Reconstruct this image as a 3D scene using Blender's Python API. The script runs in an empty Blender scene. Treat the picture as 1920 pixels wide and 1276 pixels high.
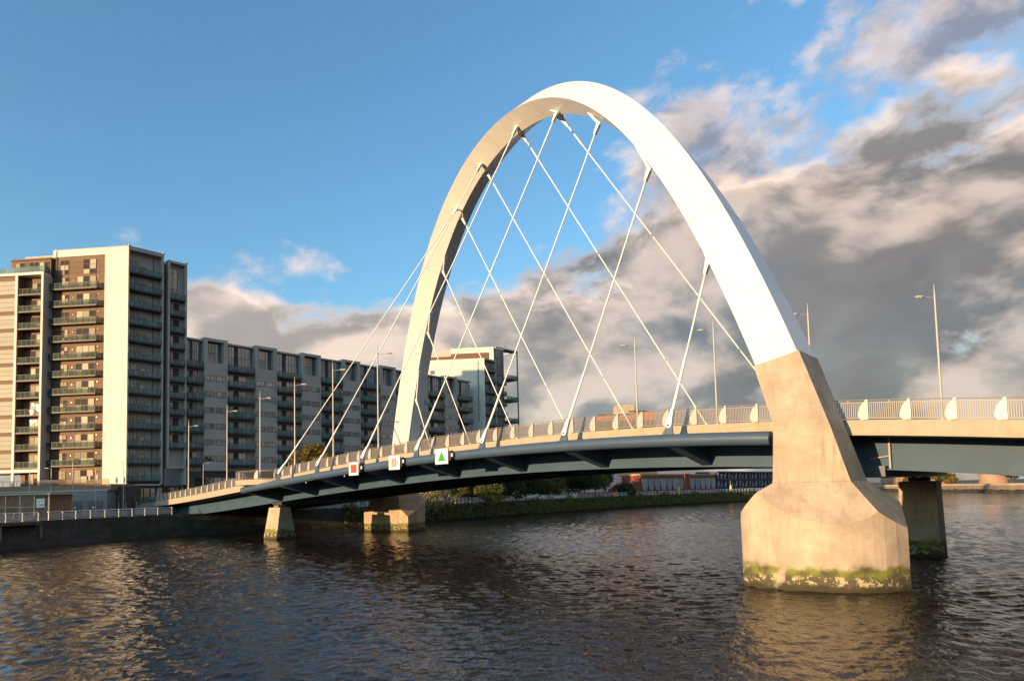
import bpy, bmesh, math, random
import numpy as np
from mathutils import Vector, Matrix

R = math.radians
SC = bpy.context.scene
COL = SC.collection
rnd = random.Random(7)

# ------------------------------------------------------------------ camera
# X runs along the bridge deck (north bank = -X), Y across it, Z up from the water.
cam_d = bpy.data.cameras.new('camera')
cam = bpy.data.objects.new('camera', cam_d)
COL.objects.link(cam)
CAM = Vector((55.892, -57.982, 6.369))
YAW, PITCH, ROLL = 2.335146, 0.063813, -0.025021
fw = Vector((math.cos(YAW) * math.cos(PITCH), math.sin(YAW) * math.cos(PITCH), math.sin(PITCH)))
rt = Vector((math.sin(YAW), -math.cos(YAW), 0))
up = rt.cross(fw)
rt2 = rt * math.cos(ROLL) + up * math.sin(ROLL)
up2 = up * math.cos(ROLL) - rt * math.sin(ROLL)
m = Matrix((rt2, up2, -fw)).transposed().to_4x4()
m.translation = CAM
cam.matrix_world = m
cam_d.sensor_width = 36
cam_d.lens = 1260.475 / 1920 * 36
cam_d.shift_x = (960 - 957.467) / 1920
cam_d.shift_y = (839.359 - 638) / 1920
cam_d.clip_start = 0.1
cam_d.clip_end = 20000
SC.camera = cam

# ------------------------------------------------------------------ light
SUN_AZ, SUN_EL = R(266), R(6.2)            # direction towards the sun (math azimuth), elevation
to_sun = Vector((math.cos(SUN_AZ) * math.cos(SUN_EL), math.sin(SUN_AZ) * math.cos(SUN_EL), math.sin(SUN_EL)))
sd = bpy.data.lights.new('sun', 'SUN')
sd.energy = 3.9
sd.angle = R(0.5)
sd.color = (1.0, 0.655, 0.34)
so = bpy.data.objects.new('sun', sd)
COL.objects.link(so)
so.rotation_euler = to_sun.to_track_quat('Z', 'Y').to_euler()
so.location = (0, 0, 200)

world = bpy.data.worlds.new('World')
SC.world = world
world.use_nodes = True


class NT:
    """small helper for node trees"""
    def __init__(self, tree):
        self.t = tree

    def n(self, typ, **kw):
        nd = self.t.nodes.new(typ)
        for k, v in kw.items():
            if k in nd.inputs:
                self.set(nd, k, v)
            else:
                setattr(nd, k, v)
        return nd

    def set(self, nd, k, v):
        s = nd.inputs[k]
        if hasattr(v, 'is_output') or isinstance(v, bpy.types.NodeSocket):
            self.t.links.new(v, s)
        else:
            s.default_value = v

    def math(self, op, a, b=0.0, c=0.0, clamp=False):
        nd = self.t.nodes.new('ShaderNodeMath')
        nd.operation = op
        nd.use_clamp = clamp
        for i, v in enumerate((a, b, c)):
            self.set(nd, i, v)
        return nd.outputs[0]

    def vmath(self, op, a, b=(0, 0, 0), scale=None):
        nd = self.t.nodes.new('ShaderNodeVectorMath')
        nd.operation = op
        self.set(nd, 0, a)
        self.set(nd, 1, b)
        if scale is not None:
            self.set(nd, 'Scale', scale)
        return nd.outputs[1] if op in ('DOT_PRODUCT', 'LENGTH') else nd.outputs[0]

    def mapr(self, v, a, b, c=0.0, d=1.0, smooth=True):
        nd = self.t.nodes.new('ShaderNodeMapRange')
        nd.interpolation_type = 'SMOOTHSTEP' if smooth else 'LINEAR'
        for i, x in enumerate((v, a, b, c, d)):
            self.set(nd, i, x)
        return nd.outputs[0]

    def mix(self, f, a, b, blend='MIX'):
        nd = self.t.nodes.new('ShaderNodeMix')
        nd.data_type = 'RGBA'
        nd.blend_type = blend
        self.set(nd, 0, f)
        self.set(nd, 6, a)
        self.set(nd, 7, b)
        return nd.outputs[2]

    def noise(self, vec, scale, detail=4.0, rough=0.55, dist=0.0, typ=None):
        nd = self.t.nodes.new('ShaderNodeTexNoise')
        nd.inputs['Scale'].default_value = scale
        nd.inputs['Detail'].default_value = detail
        nd.inputs['Roughness'].default_value = rough
        nd.inputs['Distortion'].default_value = dist
        if vec is not None:
            self.t.links.new(vec, nd.inputs['Vector'])
        return nd.outputs['Fac']

    def comb(self, x, y, z):
        nd = self.t.nodes.new('ShaderNodeCombineXYZ')
        for i, v in enumerate((x, y, z)):
            self.set(nd, i, v)
        return nd.outputs[0]

    def sep(self, v):
        nd = self.t.nodes.new('ShaderNodeSeparateXYZ')
        self.t.links.new(v, nd.inputs[0])
        return nd.outputs

    def link(self, a, b):
        self.t.links.new(a, b)


def build_world():
    t = NT(world.node_tree)
    world.node_tree.nodes.clear()
    out = t.n('ShaderNodeOutputWorld')
    bg = t.n('ShaderNodeBackground')
    sky = t.n('ShaderNodeTexSky', sky_type='NISHITA', sun_disc=False)
    sky.sun_elevation = SUN_EL
    sky.sun_rotation = R(90) - SUN_AZ
    sky.altitude = 10
    sky.air_density = 1.0
    sky.dust_density = 0.9
    sky.ozone_density = 2.6
    tc = t.n('ShaderNodeTexCoord')
    d = t.vmath('NORMALIZE', tc.outputs['Generated'])
    x, y, z = t.sep(d)
    zc = t.math('MAXIMUM', z, 0.0)
    # compass angle of the view ray, measured from north (-X) towards east (+Y)
    azm = t.math('ARCTAN2', y, t.math('MULTIPLY', x, -1.0))
    elev = t.math('ARCSINE', zc)
    # cumulus seen from the side: noise in direction space, flattened vertically
    p = t.vmath('ADD', t.comb(x, y, t.math('MULTIPLY', z, 1.75)), CLOUD_SEED)
    warp = t.n('ShaderNodeTexNoise')
    warp.inputs['Scale'].default_value = 3.0
    warp.inputs['Detail'].default_value = 4
    t.link(p, warp.inputs['Vector'])
    wv = t.vmath('SUBTRACT', warp.outputs['Color'], (0.5, 0.5, 0.5))
    pw = t.vmath('ADD', p, t.vmath('SCALE', wv, scale=0.12))
    lit_dir = Vector((to_sun.x, to_sun.y, 0.75)).normalized()
    off = tuple(0.055 * c for c in lit_dir)

    def field(vec):
        a_ = t.noise(vec, 4.2, 3, 0.5)
        b_ = t.noise(t.vmath('ADD', vec, (3.1, 1.7, 0.4)), 11.0, 8, 0.58)
        return t.math('ADD', t.math('MULTIPLY', a_, 0.66), t.math('MULTIPLY', b_, 0.34))
    n1 = field(pw)
    s1 = t.noise(pw, 4.2, 5, 0.5)
    s2 = t.noise(t.vmath('ADD', pw, tuple(1.5 * c for c in off)), 4.2, 5, 0.5)
    big = t.noise(p, 2.0, 2, 0.5)
    # a weather front fills the eastern sky: its upper edge climbs towards the east
    edge = t.math('ADD', t.mapr(azm, 0.62, 1.08, 0.0, 0.148), t.mapr(azm, 0.10, 0.30, 0.10, 0.292))
    bank = t.math('DIVIDE', t.math('SUBTRACT', edge, elev), 0.075)
    bank = t.math('MINIMUM', t.math('MAXIMUM', bank, -1.9), 1.0)
    low = t.mapr(elev, 0.20, 0.04)
    deep = t.mapr(t.math('SUBTRACT', edge, elev), 0.02, 0.12, 0.0, 0.07)
    cov = t.math('ADD', t.math('ADD', t.math('MULTIPLY', bank, 0.135), t.math('ADD', deep, t.math('MULTIPLY', t.mapr(azm, 0.85, 0.55), t.mapr(bank, -0.2, 0.6, 0.0, 0.10)))), t.math('MULTIPLY', low, 0.02))
    dens = t.math('ADD', t.math('ADD', n1, cov), t.math('MULTIPLY', t.math('SUBTRACT', big, 0.5), 0.16))
    alpha = t.mapr(dens, 0.475, 0.60)
    # higher broken layer in the east, drawn out by the wind
    rotn = t.n('ShaderNodeVectorRotate', rotation_type='AXIS_ANGLE')
    t.link(d, rotn.inputs['Vector'])
    rotn.inputs['Axis'].default_value = (-0.69, 0.72, 0.3)
    rotn.inputs['Angle'].default_value = R(14)
    hv = t.vmath('ADD', t.vmath('MULTIPLY', rotn.outputs[0], (1, 1, 1.55)), t.vmath('SCALE', wv, scale=0.10))
    h1 = t.math('ADD', t.math('MULTIPLY', t.noise(hv, 4.6, 3, 0.5), 0.6), t.math('MULTIPLY', t.noise(hv, 13, 8, 0.6), 0.4))
    h2 = t.math('ADD', t.math('MULTIPLY', t.noise(t.vmath('ADD', hv, off), 4.6, 3, 0.5), 0.6), t.math('MULTIPLY', t.noise(t.vmath('ADD', hv, off), 13, 8, 0.6), 0.4))
    east = t.mapr(azm, 0.72, 1.10, -0.22, 0.035)
    high = t.mapr(t.math('ADD', h1, east), 0.455, 0.61, 0.0, 0.88)

    def shade_of(na, nb, dn, lo, hi):
        l_ = t.mapr(t.math('SUBTRACT', na, nb), -0.04, 0.13)
        th = t.mapr(dn, lo, hi)
        l_ = t.math('MULTIPLY', l_, t.mapr(th, 0.0, 1.0, 1.0, 0.56))
        return t.math('ADD', l_, t.mapr(th, 0.0, 0.6, 0.46, 0.0), clamp=True)
    lit = shade_of(s1, s2, dens, 0.50, 0.70)
    lit = t.math('ADD', lit, t.mapr(azm, 0.95, 0.5, 0.0, 0.26), clamp=True)
    lit2 = shade_of(h1, h2, t.math('ADD', h1, east), 0.47, 0.70)
    shade = t.mix(t.mapr(big, 0.4, 0.6), (0.170, 0.182, 0.192, 1), (0.235, 0.215, 0.205, 1))
    shade = t.mix(t.mapr(elev, 0.25, 0.06, 0.0, 0.55), shade, (0.225, 0.225, 0.215, 1))
    dv = t.math('MULTIPLY', t.mapr(n1, 0.36, 0.64, 0.76, 1.24, False), t.mapr(azm, 0.85, 1.35, 1.0, 0.82))
    shade = t.mix(1.0, shade, t.comb(dv, dv, dv), 'MULTIPLY')
    ccol = t.mix(lit, shade, (0.90, 0.70, 0.57, 1))
    hcol = t.mix(lit2, (0.225, 0.235, 0.285, 1), (0.80, 0.64, 0.56, 1))
    # clouds are emitters of scattered light; express them in the sky texture's own units
    skyc = t.mix(1.0, sky.outputs[0], (SKY_TINT[0], SKY_TINT[1], SKY_TINT[2], 1), 'MULTIPLY')
    cc = t.mix(1.0, ccol, (CLOUD_GAIN, CLOUD_GAIN, CLOUD_GAIN, 1), 'MULTIPLY')
    hc = t.mix(1.0, hcol, (CLOUD_GAIN, CLOUD_GAIN, CLOUD_GAIN, 1), 'MULTIPLY')
    full = t.mix(high, skyc, hc)
    full = t.mix(t.math('MULTIPLY', alpha, 0.95), full, cc)
    t.link(full, bg.inputs['Color'])
    bg.inputs['Strength'].default_value = SKY_STRENGTH
    t.link(bg.outputs[0], out.inputs['Surface'])


SKY_STRENGTH = 0.15
SKY_TINT = (0.98, 1.18, 1.18)
CLOUD_GAIN = 3.9
CLOUD_SEED = (-4.4, 6.6, 1.1)
build_world()

SC.view_settings.view_transform = 'Standard'
SC.view_settings.look = 'None'
SC.view_settings.gamma = 1
SC.view_settings.use_curve_mapping = False
SC.view_settings.exposure = 1.12
SC.render.engine = 'CYCLES'
SC.cycles.max_bounces = 6
SC.cycles.transparent_max_bounces = 12
SC.cycles.caustics_reflective = False
SC.cycles.caustics_refractive = False

# ------------------------------------------------------------------ materials
MATS = {}


def mat(name, color, rough=0.6, metal=0.0, spec=0.5, var=0.0, vscale=1.0, streak=0.0, streak_col=None,
        bump=0.0, bscale=20.0, obj_var=0.0, detail=6, stain=None):
    m = bpy.data.materials.new(name)
    m.use_nodes = True
    t = NT(m.node_tree)
    b = m.node_tree.nodes['Principled BSDF']
    b.inputs['Roughness'].default_value = rough
    b.inputs['Metallic'].default_value = metal
    b.inputs['Specular IOR Level'].default_value = spec
    c = (*color, 1)
    if var or streak or bump or obj_var or stain:
        geo = t.n('ShaderNodeNewGeometry')
        pos = geo.outputs['Position']
        col = c
        if var:
            f = t.mapr(t.noise(pos, vscale, detail, 0.6), 0.3, 0.7, 1 - var, 1 + var, False)
            col = t.mix(1.0, c, t.comb(f, f, f), 'MULTIPLY')
        if streak:
            sv = t.vmath('MULTIPLY', pos, (1.6, 1.6, 0.16))
            f = t.mapr(t.noise(sv, 1.5, 7, 0.65), 0.47, 0.68, 0.0, streak)
            col = t.mix(f, col, (*(streak_col or tuple(v * 0.5 for v in color)), 1))
        if stain:
            sc_, lo, hi, sc = stain
            f = t.mapr(t.noise(pos, sc_, 6, 0.6, 0.6), lo, hi)
            col = t.mix(f, col, (*sc, 1))
        if obj_var:
            oi = t.n('ShaderNodeObjectInfo')
            f = t.mapr(oi.outputs['Random'], 0, 1, 1 - obj_var, 1 + obj_var, False)
            col = t.mix(1.0, col, t.comb(f, f, f), 'MULTIPLY')
        if not isinstance(col, tuple):
            t.link(col, b.inputs['Base Color'])
        else:
            b.inputs['Base Color'].default_value = c
        if bump:
            bn = t.n('ShaderNodeBump')
            bn.inputs['Strength'].default_value = bump
            bn.inputs['Distance'].default_value = 0.05
            t.link(t.noise(pos, bscale, 5, 0.6), bn.inputs['Height'])
            t.link(bn.outputs[0], b.inputs['Normal'])
    else:
        b.inputs['Base Color'].default_value = c
    MATS[name] = m
    return m


mat('white_paint', (0.73, 0.725, 0.715), 0.36, var=0.035, vscale=0.35, streak=0.10, streak_col=(0.5, 0.45, 0.38))
mat('seam_paint', (0.52, 0.51, 0.50), 0.5)
mat('cable_white', (0.78, 0.77, 0.74), 0.35)
mat('quay_white', (0.72, 0.71, 0.69), 0.4)
mat('rail_white', (0.37, 0.35, 0.325), 0.4, var=0.06, vscale=2)
mat('rail_grey', (0.215, 0.195, 0.175), 0.5)
mat('fascia', (0.35, 0.293, 0.215), 0.8, var=0.10, vscale=0.8, streak=0.55, streak_col=(0.34, 0.24, 0.15), bump=0.15, bscale=6)
mat('steel_blue', (0.05, 0.083, 0.132), 0.38, spec=0.45, var=0.08, vscale=0.6)
mat('girder_teal', (0.036, 0.076, 0.125), 0.6, spec=0.25, var=0.14, vscale=0.35, streak=0.25, streak_col=(0.07, 0.08, 0.08))
mat('soffit', (0.16, 0.15, 0.14), 0.9, var=0.12, vscale=0.8)
mat('dark_steel', (0.045, 0.055, 0.075), 0.5, var=0.1, vscale=1)
mat('asphalt', (0.05, 0.05, 0.05), 0.9, var=0.15, vscale=3)
mat('lamp_pole', (0.44, 0.41, 0.36), 0.45, metal=0.25)
mat('lamp_head', (0.42, 0.39, 0.34), 0.4)
mat('lens', (0.6, 0.6, 0.55), 0.2)
mat('sign_white', (0.82, 0.82, 0.80), 0.45)
mat('sign_red', (0.62, 0.06, 0.04), 0.45)
mat('sign_green', (0.02, 0.28, 0.06), 0.45)
mat('black', (0.015, 0.015, 0.017), 0.5)
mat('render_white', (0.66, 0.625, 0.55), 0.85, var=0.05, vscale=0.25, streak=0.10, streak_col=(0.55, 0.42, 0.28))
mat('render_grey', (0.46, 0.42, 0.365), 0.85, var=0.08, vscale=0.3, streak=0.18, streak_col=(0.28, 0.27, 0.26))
mat('cladding_brown', (0.125, 0.066, 0.034), 0.7, var=0.12, vscale=0.8, obj_var=0.10)
mat('cladding_cream', (0.27, 0.255, 0.195), 0.6, var=0.05, vscale=0.6, obj_var=0.10)
mat('cladding_dark', (0.06, 0.052, 0.048), 0.7)
mat('balcony_steel', (0.03, 0.035, 0.04), 0.5)
mat('balcony_edge_warm', (0.085, 0.063, 0.047), 0.6)
mat('window_frame', (0.055, 0.055, 0.058), 0.45)
mat('concrete_dull', (0.20, 0.19, 0.175), 0.9, var=0.18, vscale=0.6, streak=0.4, bump=0.2, bscale=4)
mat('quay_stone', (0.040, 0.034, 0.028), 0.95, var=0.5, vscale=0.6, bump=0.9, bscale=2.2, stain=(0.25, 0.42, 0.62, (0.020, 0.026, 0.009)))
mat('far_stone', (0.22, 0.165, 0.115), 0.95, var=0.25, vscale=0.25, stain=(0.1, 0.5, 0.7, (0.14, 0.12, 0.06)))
mat('podium_wall', (0.20, 0.205, 0.21), 0.85, var=0.1, vscale=0.4)
mat('podium_brick', (0.25, 0.17, 0.11), 0.85, var=0.15, vscale=1.5)
mat('shutter', (0.075, 0.08, 0.095), 0.5, var=0.05, vscale=4)
mat('wood_sky_glow', (0.50, 0.28, 0.13), 0.6, var=0.35, vscale=0.8)  # orange sky reflection of the cafe glass, put into the interior colour
mat('brick_red', (0.24, 0.065, 0.04), 0.85, var=0.15, vscale=0.6, obj_var=0.08)
mat('panel_grey', (0.28, 0.29, 0.30), 0.7, obj_var=0.18)
mat('membrane', (0.68, 0.64, 0.56), 0.7, var=0.05, vscale=0.3)
mat('roof_orange', (0.40, 0.13, 0.06), 0.8, var=0.2, vscale=0.5)
mat('render_beige', (0.40, 0.33, 0.24), 0.85, var=0.1, vscale=0.3)
mat('brick_pink', (0.33, 0.20, 0.13), 0.85, var=0.15, vscale=0.3)
mat('steel_pale', (0.30, 0.34, 0.40), 0.5)
mat('steel_navy', (0.03, 0.045, 0.08), 0.5)
mat('yellow_paint', (0.62, 0.50, 0.05), 0.5)
mat('cloth_dark', (0.02, 0.025, 0.03), 0.9)
mat('cloth_plum', (0.15, 0.08, 0.08), 0.9)
mat('skin', (0.45, 0.27, 0.19), 0.6)
mat('bark', (0.10, 0.07, 0.05), 0.9, var=0.3, vscale=3)
mat('grass', (0.045, 0.055, 0.018), 0.95, var=0.4, vscale=0.6, bump=0.8, bscale=3)
mat('paving', (0.075, 0.07, 0.06), 0.9, var=0.15, vscale=0.8)
mat('red_light', (0.6, 0.03, 0.02), 0.4)
mat('shop_interior', (0.20, 0.11, 0.05), 0.7, var=0.6, vscale=0.7)
mat('timber_dark', (0.07, 0.06, 0.05), 0.9, var=0.3, vscale=2)


def mat_concrete_pier():
    m = bpy.data.materials.new('pier_concrete')
    m.use_nodes = True
    t = NT(m.node_tree)
    b = m.node_tree.nodes['Principled BSDF']
    b.inputs['Roughness'].default_value = 0.88
    geo = t.n('ShaderNodeNewGeometry')
    pos = geo.outputs['Position']
    x, y, z = t.sep(pos)
    base = (0.41, 0.33, 0.245, 1)
    f = t.mapr(t.noise(pos, 0.55, 7, 0.62), 0.3, 0.72, 0.72, 1.22, False)
    col = t.mix(1.0, base, t.comb(f, f, f), 'MULTIPLY')
    # vertical drip streaks
    f = t.mapr(t.noise(t.vmath('MULTIPLY', pos, (1.8, 1.8, 0.14)), 1.6, 8, 0.68), 0.50, 0.70, 0.0, 0.6)
    col = t.mix(f, col, (0.25, 0.185, 0.12, 1))
    # board-mark lines (horizontal pour lines)
    f = t.mapr(t.noise(t.vmath('MULTIPLY', pos, (0.25, 0.25, 5.0)), 1.5, 4, 0.6), 0.55, 0.75, 0.0, 0.22)
    col = t.mix(f, col, (0.27, 0.20, 0.135, 1))
    # rusty brown washes
    f = t.mapr(t.noise(t.vmath('ADD', pos, (7, 3, 1)), 0.5, 5, 0.6), 0.54, 0.74, 0.0, 0.5)
    col = t.mix(f, col, (0.33, 0.215, 0.11, 1))
    # tide zone: weed and barnacles
    wob = t.math('ADD', z, t.math('MULTIPLY', t.math('SUBTRACT', t.noise(pos, 1.1, 6, 0.65), 0.5), 1.1))
    tz = t.mapr(wob, 1.62, 1.22)
    weed = t.mix(t.mapr(t.noise(pos, 0.9, 5, 0.6), 0.38, 0.62), (0.040, 0.040, 0.012, 1), (0.15, 0.17, 0.012, 1))
    weed = t.mix(t.mapr(wob, 1.05, 0.75), weed, (0.045, 0.042, 0.016, 1))
    patch = t.mapr(t.noise(t.vmath('MULTIPLY', pos, (1, 1, 0.8)), 0.62, 4, 0.55), 0.62, 0.69, 1.0, 0.12)
    col = t.mix(t.math('MULTIPLY', t.math('MULTIPLY', tz, 0.92), patch), col, weed)
    bz = t.math('MULTIPLY', t.mapr(t.noise(pos, 2.0, 7, 0.75), 0.515, 0.56), t.math('MULTIPLY', t.mapr(wob, 0.25, 0.5), t.mapr(wob, 1.05, 0.8)))
    col = t.mix(bz, col, (0.42, 0.34, 0.20, 1))
    wet = t.mapr(wob, 0.50, 0.10)
    col = t.mix(wet, col, (0.035, 0.030, 0.012, 1))
    t.link(col, b.inputs['Base Color'])
    bn = t.n('ShaderNodeBump')
    bn.inputs['Strength'].default_value = 0.25
    bn.inputs['Distance'].default_value = 0.06
    t.link(t.noise(pos, 3.5, 8, 0.65), bn.inputs['Height'])
    t.link(bn.outputs[0], b.inputs['Normal'])
    MATS['pier_concrete'] = m


mat_concrete_pier()


def mat_window(name, dark, curtain_or_reflect, share, refl=0.35, warm=0.0):
    """window pane: mirror-like glass over a dark room, paler panes: curtains, and on dark panes a painted reflection (by object)"""
    m = bpy.data.materials.new(name)
    m.use_nodes = True
    t = NT(m.node_tree)
    b = m.node_tree.nodes['Principled BSDF']
    oi = t.n('ShaderNodeObjectInfo')
    r = oi.outputs['Random']
    f = t.mapr(r, 1 - share - 0.02, 1 - share + 0.02)
    r2 = t.math('FRACT', t.math('MULTIPLY', r, 37.7))
    cur = t.mix(r2, (*curtain_or_reflect, 1), (*tuple(c * 0.45 for c in curtain_or_reflect), 1))
    col = t.mix(f, (*dark, 1), cur)
    t.link(col, b.inputs['Base Color'])
    b.inputs['Roughness'].default_value = 0.03
    b.inputs['Specular IOR Level'].default_value = refl
    b.inputs['IOR'].default_value = 1.5 + refl * 0.5
    geo = t.n('ShaderNodeNewGeometry')
    bn = t.n('ShaderNodeBump')
    bn.inputs['Strength'].default_value = 0.06
    bn.inputs['Distance'].default_value = 0.2
    t.link(t.noise(geo.outputs['Position'], 0.6, 2, 0.5), bn.inputs['Height'])
    t.link(bn.outputs[0], b.inputs['Normal'])
    MATS[name] = m


mat_window('pane_dark', (0.022, 0.032, 0.034), (0.15, 0.185, 0.18), 0.45, 0.9)  # paler teal-grey tone is a reflection put into the pane colour
mat_window('pane_lit_side', (0.05, 0.04, 0.035), (0.55, 0.47, 0.34), 0.6, 0.05)
mat_window('pane_teal', (0.07, 0.125, 0.14), (0.16, 0.24, 0.26), 0.5, 0.9)


def mat_balcony_glass(name, tint, opac, spec=0.25):
    m = bpy.data.materials.new(name)
    m.use_nodes = True
    t = NT(m.node_tree)
    nt = m.node_tree
    nt.nodes.clear()
    out = t.n('ShaderNodeOutputMaterial')
    tr = t.n('ShaderNodeBsdfTransparent')
    tr.inputs[0].default_value = (*tuple(min(1, 0.70 + c) for c in tint), 1)
    pb = t.n('ShaderNodeBsdfPrincipled')
    oi = t.n('ShaderNodeObjectInfo')
    f = t.mapr(oi.outputs['Random'], 0, 1, 0.75, 1.25, False)
    t.link(t.mix(1.0, (*tint, 1), t.comb(f, f, f), 'MULTIPLY'), pb.inputs['Base Color'])
    pb.inputs['Roughness'].default_value = 0.05
    pb.inputs['Specular IOR Level'].default_value = spec
    mx = t.n('ShaderNodeMixShader')
    mx.inputs[0].default_value = opac
    t.link(tr.outputs[0], mx.inputs[1])
    t.link(pb.outputs[0], mx.inputs[2])
    t.link(mx.outputs[0], out.inputs[0])
    MATS[name] = m


mat_balcony_glass('glass_teal', (0.16, 0.25, 0.245), 0.45, 0.6)
mat_balcony_glass('glass_pale', (0.13, 0.17, 0.15), 0.22, 0.0)
mat_balcony_glass('glass_clear', (0.30, 0.24, 0.18), 0.30)


def mat_leaf(name, c1, c2):
    m = bpy.data.materials.new(name)
    m.use_nodes = True
    t = NT(m.node_tree)
    nt = m.node_tree
    b = nt.nodes['Principled BSDF']
    geo = t.n('ShaderNodeNewGeometry')
    f = t.mapr(t.noise(geo.outputs['Position'], 1.3, 4, 0.6), 0.3, 0.7)
    t.link(t.mix(f, (*c1, 1), (*c2, 1)), b.inputs['Base Color'])
    b.inputs['Roughness'].default_value = 0.75
    b.inputs['Specular IOR Level'].default_value = 0.25
    tl = t.n('ShaderNodeBsdfTranslucent')
    tl.inputs[0].default_value = (*tuple(c * 1.2 for c in c2), 1)
    mx = t.n('ShaderNodeMixShader')
    mx.inputs[0].default_value = 0.25
    t.link(b.outputs[0], mx.inputs[1])
    t.link(tl.outputs[0], mx.inputs[2])
    t.link(mx.outputs[0], nt.nodes['Material Output'].inputs[0])
    MATS[name] = m


mat_leaf('leaf_dark', (0.030, 0.045, 0.014), (0.070, 0.088, 0.028))
mat_leaf('leaf_olive', (0.085, 0.095, 0.026), (0.18, 0.165, 0.045))
mat_leaf('leaf_silver', (0.22, 0.21, 0.11), (0.40, 0.36, 0.20))
mat_leaf('leaf_autumn', (0.10, 0.085, 0.02), (0.19, 0.14, 0.03))
mat_leaf('leaf_fall_brown', (0.16, 0.085, 0.025), (0.22, 0.12, 0.03))


def mat_water():
    m = bpy.data.materials.new('river_water')
    m.use_nodes = True
    t = NT(m.node_tree)
    b = m.node_tree.nodes['Principled BSDF']
    b.inputs['Base Color'].default_value = (0.026, 0.018, 0.014, 1)
    b.inputs['Roughness'].default_value = 0.06
    b.inputs['IOR'].default_value = 1.33
    b.inputs['Specular IOR Level'].default_value = 0.5
    geo = t.n('ShaderNodeNewGeometry')
    pos = geo.outputs['Position']
    # waves run along a wind line; stretch the noise across it
    rot = t.n('ShaderNodeVectorRotate', rotation_type='Z_AXIS')
    t.link(pos, rot.inputs['Vector'])
    rot.inputs['Angle'].default_value = R(-35)
    v = t.vmath('MULTIPLY', rot.outputs[0], (1.0, 0.5, 1.0))
    a = t.noise(v, 0.8, 3, 0.55, 0.4)
    c = t.noise(v, 2.2, 4, 0.6, 0.5)
    d = t.noise(v, 5.5, 3, 0.6, 0.2)
    gust = t.mapr(t.noise(pos, 0.035, 3, 0.5), 0.35, 0.65, 0.65, 1.15)
    h = t.math('ADD', t.math('MULTIPLY', a, 0.62), t.math('ADD', t.math('MULTIPLY', c, 0.26), t.math('MULTIPLY', d, 0.085)))
    h = t.math('MULTIPLY', h, gust)
    bn = t.n('ShaderNodeBump')
    bn.inputs['Strength'].default_value = 1.0
    bn.inputs['Distance'].default_value = 0.30
    t.link(h, bn.inputs['Height'])
    t.link(bn.outputs[0], b.inputs['Normal'])
    MATS['river_water'] = m


mat_water()


# ------------------------------------------------------------------ mesh helpers
class MB:
    def __init__(self):
        self.v, self.f, self.mi = [], [], []

    def quad(self, *pts):
        n = len(self.v)
        self.v += [tuple(p) for p in pts]
        self.f.append(tuple(range(n, n + len(pts))))
        return self

    def hexa(self, b, t):
        """b, t: four bottom and four top points in the same order"""
        n = len(self.v)
        self.v += [tuple(p) for p in b] + [tuple(p) for p in t]
        self.f += [(n + 3, n + 2, n + 1, n), (n + 4, n + 5, n + 6, n + 7)]
        for i in range(4):
            j = (i + 1) % 4
            self.f.append((n + i, n + j, n + 4 + j, n + 4 + i))
        return self

    def box(self, x0, x1, y0, y1, z0, z1):
        return self.hexa([(x0, y0, z0), (x1, y0, z0), (x1, y1, z0), (x0, y1, z0)],
                         [(x0, y0, z1), (x1, y0, z1), (x1, y1, z1), (x0, y1, z1)])

    def ring_loft(self, rings, cap=True, closed=True):
        n0 = len(self.v)
        k = len(rings[0])
        for r in rings:
            self.v += [tuple(p) for p in r]
        for i in range(len(rings) - 1):
            for j in range(k if closed else k - 1):
                a = n0 + i * k + j
                b = n0 + i * k + (j + 1) % k
                self.f.append((a, b, b + k, a + k))
        if cap:
            self.f.append(tuple(n0 + j for j in reversed(range(k))))
            self.f.append(tuple(n0 + (len(rings) - 1) * k + j for j in range(k)))
        return self

    def tube(self, pts, rad, seg=8, cap=True):
        pts = [Vector(p) for p in pts]
        rads = rad if isinstance(rad, (list, tuple)) else [rad] * len(pts)
        rings = []
        for i, p in enumerate(pts):
            a = pts[max(i - 1, 0)]
            b = pts[min(i + 1, len(pts) - 1)]
            d = (b - a).normalized()
            ref = Vector((0, 0, 1)) if abs(d.z) < 0.95 else Vector((1, 0, 0))
            u = d.cross(ref).normalized()
            w = d.cross(u)
            rings.append([p + (u * math.cos(q) + w * math.sin(q)) * rads[i] for q in [2 * math.pi * j / seg for j in range(seg)]])
        return self.ring_loft(rings, cap)

    def prism(self, poly, axis_vec):
        a = Vector(axis_vec)
        return self.ring_loft([[Vector(p) for p in poly], [Vector(p) + a for p in poly]])

    def mesh(self, name, smooth=False, angle=None):
        me = bpy.data.meshes.new(name)
        me.from_pydata(self.v, [], self.f)
        bm = bmesh.new()
        bm.from_mesh(me)
        bmesh.ops.recalc_face_normals(bm, faces=bm.faces)
        bm.to_mesh(me)
        bm.free()
        if smooth:
            me.polygons.foreach_set('use_smooth', [True] * len(me.polygons))
            if angle:
                try:
                    me.set_sharp_from_angle(angle=R(angle))
                except Exception:
                    pass
        me.update()
        return me

    def build(self, name, material, parent=None, smooth=False, angle=None, **tags):
        me = self.mesh(name, smooth, angle)
        return link(name, me, material, parent, **tags)


def link(name, me, material=None, parent=None, matrix=None, **tags):
    o = bpy.data.objects.new(name, me)
    COL.objects.link(o)
    if material:
        if len(me.materials) == 0:
            me.materials.append(MATS[material])
    if parent is not None:
        o.parent = parent
    if matrix is not None:
        o.matrix_local = matrix
    for k, v in tags.items():
        o[k] = v
    return o


def thing(name, label, category, loc=(0, 0, 0), group=None, rz=0.0):
    o = bpy.data.objects.new(name, None)
    COL.objects.link(o)
    o.empty_display_size = 0.5
    o.location = loc
    o.rotation_euler = (0, 0, rz)
    o['label'] = label
    o['category'] = category
    if group:
        o['group'] = group
    return o


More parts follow.
